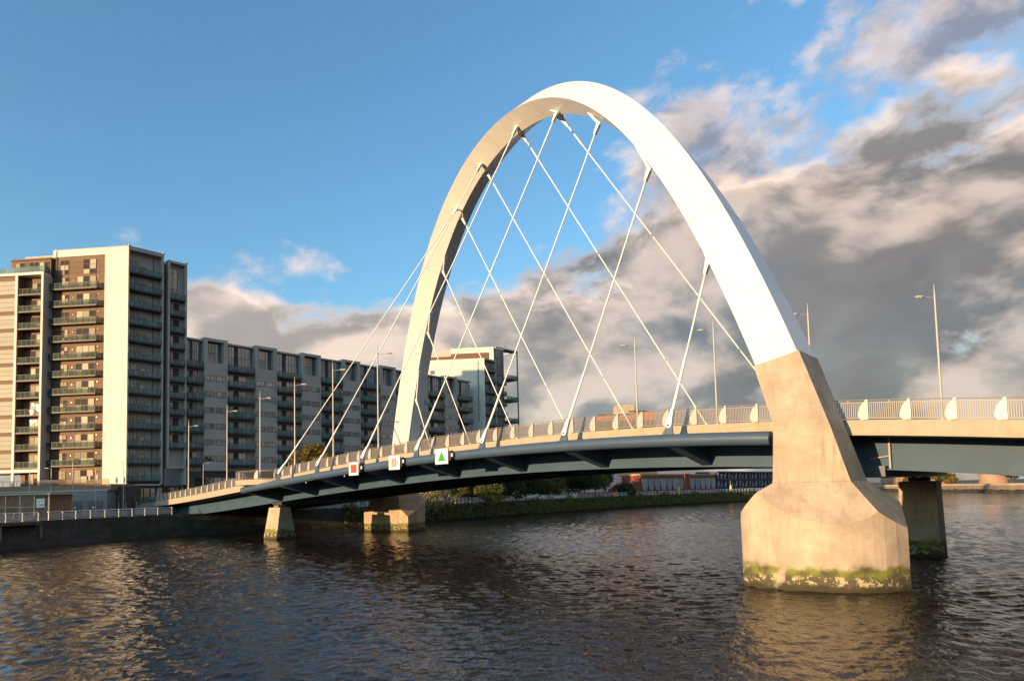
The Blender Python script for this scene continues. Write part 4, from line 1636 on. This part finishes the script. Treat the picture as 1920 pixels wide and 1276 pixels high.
# grass and weeds along the embankment face
def bank_weeds():
    rg = np.random.default_rng(4)
    V, F = [], []
    pts = [Vector((x, y, 0)) for x, y in BANK[1:12]]
    seg = [(a, b, (b - a).length) for a, b in zip(pts[:-1], pts[1:])]
    tot = sum(q[2] for q in seg)
    for a, b, L in seg:
        d = (b - a).normalized()
        nrm = Vector((d.y, -d.x, 0))
        for _ in range(int(L * 34)):
            f = rg.random()
            hgt = rg.random()
            zz = 0.7 + hgt * 2.9
            out = 0.35 + (3.6 - zz) * (0.42 if a.y > 0 else 0.2) + rg.random() * 0.3
            p = a.lerp(b, f) + nrm * out + Vector((0, 0, zz - 0.1))
            if a.y < 10 and (zz > 1.9 or rg.random() < 0.45):
                continue
            s_ = 0.25 + rg.random() * 0.55
            lean = Vector((rg.normal() * 0.3, rg.normal() * 0.3, 1)) * s_
            wv = d * (0.05 + 0.07 * rg.random())
            k = len(V)
            V += [tuple(p - wv), tuple(p + wv), tuple(p + lean + nrm * 0.15)]
            F.append((k, k + 1, k + 2))
    me = bpy.data.meshes.new('bank_grass')
    me.from_pydata(V, [], F)
    link('bank_grass', me, 'leaf_olive', label='rough grass and weeds growing on the river embankment', category='grass', kind='stuff')


bank_weeds()


def bank_undergrowth():
    rg = np.random.default_rng(31)
    V, F, MI = [], [], []
    pts = [Vector((x, y, 0)) for x, y in BANK[6:12]]
    for a, b in zip(pts[:-1], pts[1:]):
        L = (b - a).length
        d = (b - a).normalized()
        nrm = Vector((d.y, -d.x, 0))
        for _ in range(int(L * 60)):
            f = rg.random()
            y = a.y + (b.y - a.y) * f
            clump = 0.5 + 0.5 * math.sin(y * 0.55) * math.sin(y * 0.21 + 1.0)
            zz = 0.5 + rg.random() * (1.4 + 3.0 * clump)
            out = 0.5 + max(0.0, 3.6 - zz) * 0.62 + rg.random() * (0.5 + 0.8 * clump)
            c = a.lerp(b, f) + nrm * out + Vector((0, 0, zz))
            u = Vector(rg.normal(size=3)).normalized() * (0.22 + 0.26 * rg.random())
            w = u.cross(Vector(rg.normal(size=3))).normalized() * (0.13 + 0.10 * rg.random())
            k = len(V)
            V += [tuple(c - u), tuple(c + w), tuple(c + u), tuple(c - w)]
            F.append((k, k + 1, k + 2, k + 3))
    me = bpy.data.meshes.new('bank_undergrowth')
    me.from_pydata(V, [], F)
    link('bank_undergrowth', me, 'leaf_olive', label='leafy undergrowth covering the sloping bank right of the far pier', category='undergrowth', kind='stuff')


bank_undergrowth()


# ------------------------------------------------------------------ quay railings (hooked posts, horizontal bars)
def bank_rail(pts, name, label, spacing, bars, h=1.3, matn='quay_white', rad=0.05, z=GZ + 0.1, post_r=0.075):
    t = thing(name, label, 'railing')
    P = [Vector((x, y, z)) for x, y in pts]
    cum = [0]
    for a, b in zip(P[:-1], P[1:]):
        cum.append(cum[-1] + (b - a).length)

    def at(sv):
        for i in range(len(P) - 1):
            if sv <= cum[i + 1] + 1e-6:
                f = (sv - cum[i]) / (cum[i + 1] - cum[i])
                d = (P[i + 1] - P[i]).normalized()
                return P[i].lerp(P[i + 1], f), d
        return P[-1], (P[-1] - P[-2]).normalized()
    n = max(1, int(cum[-1] / spacing))
    pm = None
    for i in range(n + 1):
        p, d = at(cum[-1] * i / n)
        if pm is None:
            mb = MB()
            mb.tube([(0, 0, 0), (0, 0, h * 0.82), (0, 0.10, h * 0.94), (0, 0.30, h)], [post_r, post_r, post_r * 0.9, post_r * 0.8], 6)
            pm = mb.mesh('post')
        nrm = Vector((-d.y, d.x, 0))
        link('post', pm, matn, t, Matrix.Translation(p) @ Matrix.Rotation(math.atan2(nrm.y, nrm.x) - math.pi / 2, 4, 'Z'))
    for j in range(bars):
        zz = h - 0.02 if j == 0 else h * (0.88 - 0.8 * j / bars)
        off = 0.28 if j == 0 else 0.0
        mb = MB()
        q = []
        for i in range(len(P)):
            d = (P[min(i + 1, len(P) - 1)] - P[max(i - 1, 0)]).normalized()
            q.append(P[i] + Vector((-d.y, d.x, 0)) * off + Vector((0, 0, zz)))
        mb.tube(q, rad if j == 0 else rad * 0.7, 5)
        mb.build('rail_bar', matn, t)
    return t


bank_rail([(-55.6, -50.0), (-59.2, -42.0), (-63.5, -34.5)], 'quay_railing', 'white hooked-post railing on the timber jetty before the cafe', 2.2, 6)
bank_rail([(-64.6, -33.0), (-67.2, -28.6), (-71.5, -15.8), (-71.6, -13.0)], 'quay_railing', 'white hooked-post railing on the stone quay left of the bridge abutment', 2.15, 6)
bank_rail([(-68.6, 8.0), (-66.8, 19.0), (-63.4, 34.5)], 'quay_railing', 'white railing on the quay seen below the deck left of the far pier', 2.0, 5)
bank_rail([(-63.2, 41.0), (-64.2, 50.5), (-65.4, 61.0)], 'quay_railing', 'pale hooked-post railing right of the silvery shrub', 1.3, 3)
bank_rail([(-66.2, 66.0), (-68.4, 90.0), (-70.6, 111.0)], 'quay_railing', 'long pale railing along the bank before the dark trees', 1.5, 3)
bank_rail([(-70.8, 112.5), (-71.6, 135.0), (-72.0, 149.0)], 'quay_railing', 'pale railing on the quay below the white dome', 2.4, 4)
bank_rail([(-71.8, 150.5), (-68.0, 180.0), (-65.0, 208.0), (-70.5, 285.0)], 'quay_railing', 'distant pale railing below the red brick building and blue stand', 2.2, 4)

# timber jetty in front of the cafe
jetty = thing('timber_jetty', 'dark timber jetty on posts along the quay at far left', 'jetty')
jp = [(-50, -78), (-57.5, -45.5), (-63.2, -35.0)]
for a, b in zip(jp[:-1], jp[1:]):
    a, b = Vector((*a, 0)), Vector((*b, 0))
    d = (b - a).normalized()
    nrm = Vector((d.y, -d.x, 0))
    mb = MB()
    mb.prism([a + nrm * 1.6 + Vector((0, 0, 3.25)), b + nrm * 1.6 + Vector((0, 0, 3.25)), b - nrm * 3 + Vector((0, 0, 3.25)), a - nrm * 3 + Vector((0, 0, 3.25))], (0, 0, 0.42))
    mb.build('deck', 'timber_dark', jetty)
    L = (b - a).length
    k = int(L / 4)
    for i in range(k + 1):
        p = a + d * (L * i / max(1, k)) + nrm * 1.2
        MB().tube([(p.x, p.y, -1.5), (p.x, p.y, 3.25)], 0.16, 8).build('post', 'concrete_dull', jetty)


# ------------------------------------------------------------------ people at the cafe tables
def person(label, loc, rz, seated, top, seed):
    t = thing('person', label, 'person', loc, None, rz)
    if seated:
        V = [(0, 0, .50), (0, 0.02, .75), (0, 0.03, 1.0), (0, 0.0, 1.12), (0, -.02, 1.27),
             (.10, 0, .50), (.12, -.42, .52), (.13, -.44, .10), (.13, -.58, .05),
             (-.10, 0, .50), (-.12, -.42, .52), (-.13, -.44, .10), (-.13, -.58, .05),
             (.19, 0.02, 1.0), (.25, -.05, .76), (.14, -.30, .72),
             (-.19, 0.02, 1.0), (-.25, -.05, .76), (-.14, -.30, .72)]
    else:
        V = [(0, 0, .92), (0, 0.02, 1.15), (0, 0.02, 1.40), (0, 0.0, 1.50), (0, -.02, 1.66),
             (.10, 0, .90), (.11, -.05, .50), (.11, 0.08, .08), (.11, -.08, .04),
             (-.10, 0, .90), (-.11, 0.05, .50), (-.11, 0.12, .08), (-.11, -.03, .04),
             (.20, 0.02, 1.38), (.26, 0.04, 1.12), (.25, -.08, .88),
             (-.20, 0.02, 1.38), (-.26, 0.04, 1.12), (-.25, -.08, .88)]
    E = [(0, 1), (1, 2), (2, 3), (3, 4), (0, 5), (5, 6), (6, 7), (7, 8), (0, 9), (9, 10), (10, 11), (11, 12), (2, 13), (13, 14), (14, 15), (2, 16), (16, 17), (17, 18)]
    rad = [.15, .14, .15, .055, .10, .10, .075, .05, .05, .10, .075, .05, .05, .07, .05, .04, .07, .05, .04]
    me = bpy.data.meshes.new('body')
    me.from_pydata(V, E, [])
    o = bpy.data.objects.new('tmp', me)
    COL.objects.link(o)
    o.modifiers.new('s', 'SKIN')
    for i, v in enumerate(me.skin_vertices[0].data):
        v.radius = (rad[i], rad[i] * (0.8 if i < 3 else 1))
        v.use_root = (i == 0)
    o.modifiers.new('ss', 'SUBSURF').levels = 2
    dg = bpy.context.evaluated_depsgraph_get()
    bm_ = bpy.data.meshes.new_from_object(o.evaluated_get(dg))
    bpy.data.objects.remove(o)
    bm_.materials.clear()
    for mn in (top, 'skin', 'cloth_dark'):
        bm_.materials.append(MATS[mn])
    hz0 = V[3][2] - 0.01
    hip = V[0][2] + 0.02
    for p in bm_.polygons:
        z = p.center.z
        p.use_smooth = True
        if z > hz0:
            p.material_index = 1
        elif z < hip and abs(p.center.y) >= 0 and z < hip:
            p.material_index = 2 if abs(p.center.x) < 0.2 else 1
        else:
            p.material_index = 0
    b = bpy.data.objects.new('body', bm_)
    COL.objects.link(b)
    b.parent = t
    # hair cap
    hx, hy, hzz = V[4]
    mb = MB()
    rings = []
    for a in range(5):
        q = a / 4 * math.pi / 2
        rings.append([(hx + 0.115 * math.cos(q) * math.cos(w), hy + 0.03 + 0.125 * math.cos(q) * math.sin(w), hzz + 0.02 + 0.14 * math.sin(q)) for w in [2 * math.pi * j / 10 for j in range(10)]])
    mb.ring_loft(rings)
    mb.build('hair', 'bark', t, smooth=True)
    return t


person('person in dark top sitting at a cafe table behind the quay railing', (-69.0, -36.5, GZ + 0.02), R(-130), True, 'cloth_dark', 1)
person('person in plum clothes sitting at a cafe table near the glass wall', (-70.6, -33.6, GZ + 0.02), R(60), True, 'cloth_plum', 2)
for i, (x, y, rz, lab) in enumerate(((-69.0, -36.5, R(-130), 'dark cafe chair under the person in dark top'), (-70.6, -33.6, R(60), 'dark cafe chair under the person in plum clothes'))):
    c = thing('cafe_chair', lab, 'chair', (x, y, GZ), 'chairs outside the cafe', rz)
    MB().box(-0.22, 0.22, -0.22, 0.22, 0.38, 0.42).build('seat', 'timber_dark', c)
    MB().box(-0.22, 0.22, 0.2, 0.24, 0.42, 0.9).build('backrest', 'timber_dark', c)
    for dx in (-0.2, 0.2):
        for dy in (-0.2, 0.2):
            MB().tube([(dx, dy, 0), (dx, dy, 0.38)], 0.02, 5).build('leg', 'timber_dark', c)
ct = thing('cafe_table', 'small round cafe table between the two seated people', 'table', (-69.9, -35.0, GZ))
MB().tube([(0, 0, 0.70), (0, 0, 0.74)], 0.42, 14).build('table_top', 'timber_dark', ct)
MB().tube([(0, 0, 0.02), (0, 0, 0.70)], 0.03, 6).build('leg', 'black', ct)
MB().tube([(0, 0, 0.0), (0, 0, 0.02)], 0.25, 12).build('base', 'black', ct)
ps = thing('patio_umbrella', 'dark folded-out patio umbrella at the left end of the cafe tables', 'umbrella', (-66.5, -41.0, GZ))
MB().tube([(0, 0, 0), (0, 0, 2.1)], 0.03, 6).build('pole', 'black', ps)
MB().tube([(0, 0, 1.55), (0, 0, 2.1)], [1.3, 0.05], 10).build('canopy', 'cloth_dark', ps)


# ------------------------------------------------------------------ street furniture on the quay
def quay_lamp(x, y, h, rz, label, dark=False):
    t = thing('quay_lamp', label, 'street lamp', (x, y, GZ), 'smaller street lamps on the quay', rz)
    mt = 'lamp_head' if dark else 'lamp_pole'
    MB().tube([(0, 0, 0), (0, 0, 1.1), (0, 0, 1.12), (0, 0, h)], [0.10, 0.10, 0.075, 0.05], 8).build('pole', mt, t)
    MB().tube([(0, 0, h - 0.03), (0, 0.55, h + 0.06)], 0.035, 6).build('arm', mt, t)
    MB().hexa([(-.13, .5, h + .02), (.13, .5, h + .02), (.1, 1.15, h + .1), (-.1, 1.15, h + .1)], [(-.1, .5, h + .13), (.1, .5, h + .13), (.06, 1.12, h + .17), (-.06, 1.12, h + .17)]).build('lamp_head', 'lens' if not dark else 'lamp_head', t)
    return t


quay_lamp(-83.5, -25.6, 9.8, R(20), 'small dark street lamp before the brown boards, left of the white gable', True)
quay_lamp(-82.6, -22.2, 8.6, R(70), 'thin street lamp standing right in front of the white gable')
quay_lamp(-88.5, -31.0, 9.4, R(0), 'thin sunlit street lamp furthest left, by the cafe roof')
quay_lamp(-86.5, -28.2, 8.8, R(140), 'thin sunlit street lamp second from left, before the brown balconies')
quay_lamp(-78.0, -5.0, 9.6, R(-20), 'small street lamp beside the deck left of the viewing balcony')
quay_lamp(-77.5, 12.6, 9.9, R(-20), 'small street lamp seen above the parapet right of the viewing balcony')
quay_lamp(-82.8, -17.6, 9.9, R(90), 'tall dark signal mast by the tower corner', True)


def traffic_light(x, y, rz, label, red):
    t = thing('traffic_light', label, 'traffic light', (x, y, GZ), 'traffic lights at the bridge end', rz)
    MB().tube([(0, 0, 0), (0, 0, 3.4)], 0.06, 8).build('pole', 'lamp_head', t)
    h = MB().box(-0.28, 0.28, -0.12, 0.12, 2.5, 3.7).build('signal_head', 'black', t)
    for i, mt in enumerate(('red_light' if red else 'black', 'black', 'black')):
        MB().tube([(0, -0.121, 3.5 - i * 0.36), (0, -0.16, 3.5 - i * 0.36)], 0.13, 12).build('lens', mt, h)
    return t


traffic_light(-84.6, -16.6, R(25), 'traffic light with a red top lens, below the tower corner', True)
traffic_light(-86.0, -14.4, R(10), 'dark traffic light seen from the side, right of the one with a red lens', False)
traffic_light(-84.0, -18.0, R(60), 'dark traffic light standing just left of the signal mast', False)

# pedestrian guard rail on the approach
gr = thing('guard_rail', 'grey pedestrian guard rail at the north end of the bridge', 'railing')
for i in range(9):
    p0 = Vector((-84.2 - i * 1.5, -11.7, 6.1 - i * 0.11))
    mb = MB()
    mb.tube([p0, p0 + Vector((0, 0, 1.1))], 0.035, 6)
    mb.build('post', 'rail_grey', gr)
for z in (0.15, 0.6, 1.08):
    MB().tube([(-84.2, -11.7, 6.1 + z), (-96.2, -11.7, 6.1 - 0.88 + z)], 0.025, 6).build('rail_bar', 'rail_grey', gr)

# ------------------------------------------------------------------ buildings beyond the bridge
red = thing('brick_building', 'red brick quayside building with hanging grey panels under the deck line', 'building')


def red_build():
    t = red
    A, B = Vector((-83.0, 156.0, 0)), Vector((-80.0, 209.0, 0))
    d = (B - A).normalized()
    o = Vector((d.y, -d.x, 0))
    F = Face(A, d, o)
    L = (B - A).length
    m = MB(); F.box(m, 0, L, -12, 0, GZ, 11.0); m.build('wall', 'brick_red', t)
    m = MB(); F.box(m, -0.2, L + 0.2, -12, 0.5, 11.02, 11.5); m.build('roof', 'render_beige', t)
    g = MB(); F.box(g, -9, -0.02, -8, 0.2, GZ, 6.2); g.build('gable_wall', 'brick_red', t)
    g = MB(); g.prism([F.pt(-9, 0.2, 6.2), F.pt(-0.02, 0.2, 6.2), F.pt(-0.02, 0.2, 8.4), F.pt(-3.2, 0.2, 8.4)], -o * 8); g.build('gable_wall', 'brick_red', t)
    n = 0
    x = 0.6
    while x < L - 3:
        if abs(x - 29) < 3:
            m = MB(); F.box(m, x - 0.2, x + 3.2, 0.0, 0.9, GZ, 11.6); m.build('tower_pier', 'brick_red', t)
            x += 4.0
            continue
        w = 3.7
        m = MB()
        m.prism([F.pt(x, 0.25, 9.7), F.pt(x + w, 0.25, 9.7), F.pt(x + w, 0.25, 7.4), F.pt(x + w - 0.7, 0.25, 5.4), F.pt(x + 0.7, 0.25, 5.4), F.pt(x, 0.25, 7.4)], o * 0.15)
        m.build('hanging_panel', 'panel_grey', t)
        x += w + 0.35
    for i in range(int(L / 1.1)):
        fbox('cornice_fin', F, 'roof_orange', t, i * 1.1, i * 1.1 + 0.45, 0.01, 0.35, 9.95, 11.0)


red_build()
dome = thing('dome_roof', 'white curved membrane roof beside the red brick building', 'building')
mb = MB()
Fd = Face(Vector((-92, 136, 0)), Vector((0.05, 1, 0)), Vector((1, -0.05, 0)))
mb2 = MB()
poly = [Fd.pt(-6, 0, GZ), Fd.pt(20, 0, GZ), Fd.pt(20, 0, 10.5)] + [Fd.pt(20 - 26 * i / 12, 0, 10.5 + 2.9 * math.sin(math.pi * i / 12)) for i in range(1, 13)]
mb2.prism(poly, Vector((-30, 2, 0)))
mb2.build('membrane', 'membrane', dome)
Fd.box(MB(), 0, 1, 0, 1, 0, 1)
m = MB(); Fd.box(m, -6, 20, 0.01, 0.3, GZ, 5.2); m.build('plinth', 'brick_red', dome)

stand = thing('steel_pavilion', 'dark blue steel pavilion with pale slanted louvres right of the brick building', 'building')
Fs = Face(Vector((-80, 211, 0)), Vector((0.02, 1, 0)), Vector((1, -0.02, 0)))
m = MB(); Fs.box(m, 0, 75, -10, -1.0, GZ, 12.0); m.build('wall', 'steel_navy', stand)
m = MB(); Fs.box(m, -0.5, 75, -10, 0.6, 12.02, 12.6); m.build('roof', 'steel_navy', stand)
m = MB(); Fs.box(m, 0, 75, -0.99, 0.3, 8.9, 9.4); m.build('walkway', 'steel_navy', stand)
lv = MB().prism([(0, 0, 0), (1.2, 0, 0), (2.2, 0, 2.4), (1.4, 0, 2.6)], (0, 0.25, 0)).mesh('louvre')
for i in range(22):
    for z in (5.9, 9.7):
        link('louvre', lv, 'steel_pale', stand, Fs.M @ T(0.6 + i * 3.3, -0.6, z))
for i in range(16):
    fbox('column', Fs, 'steel_navy', stand, i * 5, i * 5 + 0.3, -0.3, 0.1, GZ, 12.0)

for i, (x, y, lab) in enumerate(((-69.2, 160.0, 'yellow mooring post in front of the brick building panels'), (-66.8, 196.0, 'yellow mooring post at the left end of the blue steel pavilion'),
                                 (-67.3, 238.0, 'yellow mooring post nearest the big bridge pier'), (-38.0, 386.5, 'yellow mooring post on the far sunlit quay at right'))):
    t = thing('mooring_post', lab, 'post', (x, y, GZ - 1.8), 'yellow mooring posts')
    MB().tube([(0, 0, 0), (0, 0, 5.0)], 0.16, 8).build('post', 'yellow_paint', t)
    MB().box(-0.35, 0.35, -0.2, 0.2, 3.2, 4.4).build('ladder_cage', 'yellow_paint', t)
    MB().tube([(0, 0, 5.0), (0, 0, 6.8)], 0.06, 6).build('mast', 'rail_white', t)

# distant orange-roofed block peeping over the parapet
oro = thing('distant_block', 'distant orange and beige rooftop block showing above the parapet', 'building')
Fo = Face(Vector((-194.0, 281.0, 0)), Vector((0.724, 0.69, 0)), Vector((0.69, -0.724, 0)))
m = MB(); Fo.box(m, 0.0, 36.5, -20, 0, 48.5, 52.0); m.build('upper_wall', 'roof_orange', oro)
m = MB(); Fo.box(m, 0.0, 36.5, -20, 0, GZ, 48.498); m.build('wall', 'cladding_dark', oro)  # lower wall coloured dark in place of shade from buildings in front
m = MB(); Fo.box(m, 0.6, 15.0, -18, 0.5, 52.02, 52.5); m.build('roof', 'cladding_dark', oro)
m = MB(); Fo.box(m, 12.6, 23.6, -14, -0.7, 52.51, 58.4); m.build('stair_core', 'render_beige', oro)
m = MB(); Fo.box(m, 23.8, 36.0, -17, -0.8, 52.02, 53.9); m.build('upper_wall', 'roof_orange', oro)
m = MB(); Fo.box(m, 20.0, 31.0, -17, 0.6, 53.92, 54.3); m.build('roof', 'cladding_dark', oro)

# ------------------------------------------------------------------ far bank at right
FB = [(-80, 428), (-32, 374), (9, 313)]


def far_building(a, w, dep, h, matn, label, nwin=4, floors=2, roof=None):
    t = thing('quayside_house', label, 'building', (a[0], a[1], GZ - 0.4), 'low houses on the far bank')
    d = Vector((0.66, -0.75, 0)).normalized()
    o = Vector((-0.0, 0, 0))
    o = Vector((-0.75, -0.66, 0))
    F = Face((0, 0, 0), d, o)
    m = MB(); F.box(m, 0, w, -dep, 0, 0, h); m.build('wall', matn, t)
    if roof:
        m = MB(); m.prism([F.pt(-0.3, 0.4, h), F.pt(-0.3, -dep, h), F.pt(-0.3, -dep / 2, h + 2.6)], d * (w + 0.6)); m.build('roof', roof, t)
    for i in range(nwin):
        for j in range(floors):
            x = (i + 0.25) * w / nwin
            me = local_box('far_window', w / nwin * 0.4, 0.1, 1.3)
            wo = link('window', me, 'pane_dark', t, F.M @ T(x, -0.02, 1.0 + j * 2.9))
    return t


far_building((-79, 443, 0), 14, 9, 5.6, 'brick_pink', 'pink brick house on the far bank, leftmost beside the pier', 5, 2, 'brick_pink')
far_building((-66, 428, 0), 6, 8, 6.4, 'brick_pink', 'narrow pink brick house on the far bank left of the small trees', 2, 2)
far_building((-54, 414, 0), 9, 8, 5.8, 'brick_pink', 'pink brick house on the far bank just left of the dark deck pier', 3, 2, 'roof_orange')
far_building((-41, 402, 0), 9, 9, 9.6, 'brick_pink', 'taller pink gable house on the far bank right of the dark deck pier', 2, 3, 'render_beige')
t = thing('stone_rotunda', 'round pale stone building on the far bank at the right', 'building', (-8.0, 385.0, GZ - 0.4))
mb = MB()
rings = []
for z, r in ((0, 7.0), (0.8, 6.8), (7.2, 6.3), (8.0, 6.5), (9.5, 6.0)):
    rings.append([(r * math.cos(q), r * math.sin(q), z) for q in [2 * math.pi * j / 28 for j in range(28)]])
mb.ring_loft(rings)
mb.build('wall', 'brick_pink', t)
for j in range(10):
    q = 2 * math.pi * j / 10
    wo = link('window', local_box('far_window', 1.2, 0.2, 2.0), 'pane_dark', t, Matrix.Rotation(q, 4, 'Z') @ T(6.45, -0.6, 2.4) @ Matrix.Rotation(math.pi / 2, 4, 'Z'))
MB().tube([(0, 0, 9.5), (0, 0, 11.5)], [5.9, 0.3], 28).build('roof', 'cladding_dark', t)
ft = [(-59, 422, 5.0, 3.2, 'leaf_olive', 'small sunlit tree between the pink houses on the far bank'),
      (-35, 388, 8.5, 4.4, 'leaf_olive', 'sunlit tree on the far bank, first right of the tall gable house'),
      (-30, 381, 8.0, 4.4, 'leaf_olive', 'sunlit tree on the far bank, second right of the tall gable house'),
      (-26, 376, 6.0, 3.5, 'leaf_autumn', 'yellowish low tree on the far bank left of the stone rotunda'),
      (-45, 409, 4.6, 3.4, 'leaf_dark', 'dark low tree behind the deck pier on the far bank'),
      (6, 335, 9.0, 5.0, 'leaf_dark', 'dark tree at the right picture edge beyond the stone rotunda')]
for i, (x, y, h, r, mt, lab) in enumerate(ft):
    tree('far_tree', lab, 'tree', (x, y, GZ - 0.2), h, r, mt, 80 + i, 900, 0.55, h > 6, group='trees on the far bank')
# sunlit parapet wall of the far quay
mb = MB()
pts = [Vector((-84, 433, 0)), Vector((-32, 374, 0)), Vector((9, 313, 0)), Vector((60, 262, 0))]
for a, b in zip(pts[:-1], pts[1:]):
    d = (b - a).normalized()
    n_ = Vector((-d.y, d.x, 0))
    if n_.dot(Vector((0, -1, 0))) < 0:
        n_ = -n_
    a2, b2 = a + n_ * 1.2, b + n_ * 1.2
    mb.prism([a2 + Vector((0, 0, -1)), b2 + Vector((0, 0, -1)), b - n_ * 1.0 + Vector((0, 0, -1)), a - n_ * 1.0 + Vector((0, 0, -1))], (0, 0, 1 + 3.4))
mb.build('far_quay_wall', 'far_stone', kind='structure')
mb = MB()
for a, b in zip(pts[:-1], pts[1:]):
    d = (b - a).normalized()
    n_ = Vector((-d.y, d.x, 0))
    if n_.dot(Vector((0, -1, 0))) < 0:
        n_ = -n_
    a2, b2 = a + n_ * 1.0, b + n_ * 1.0
    mb.prism([a2 + Vector((0, 0, 3.4)), b2 + Vector((0, 0, 3.4)), b + n_ * 0.6 + Vector((0, 0, 3.4)), a + n_ * 0.6 + Vector((0, 0, 3.4))], (0, 0, 0.9))
mb.build('quay_parapet', 'render_beige', label='pale low parapet along the far sunlit quay', category='wall')

# quayside warehouse west of the picture: it shades the cafe, podium and lower quay
wh = thing('quay_warehouse', 'long brick warehouse on the north quay west of the cafe, outside the picture', 'building')
MB().box(-170, -86, -150, -118, GZ, 20.5).build('wall', 'brick_pink', wh)
MB().prism([(-85.5, -150.5, 20.5), (-85.5, -117.5, 20.5), (-85.5, -134, 21.5)], (-85, 0, 0)).build('roof', 'cladding_dark', wh)
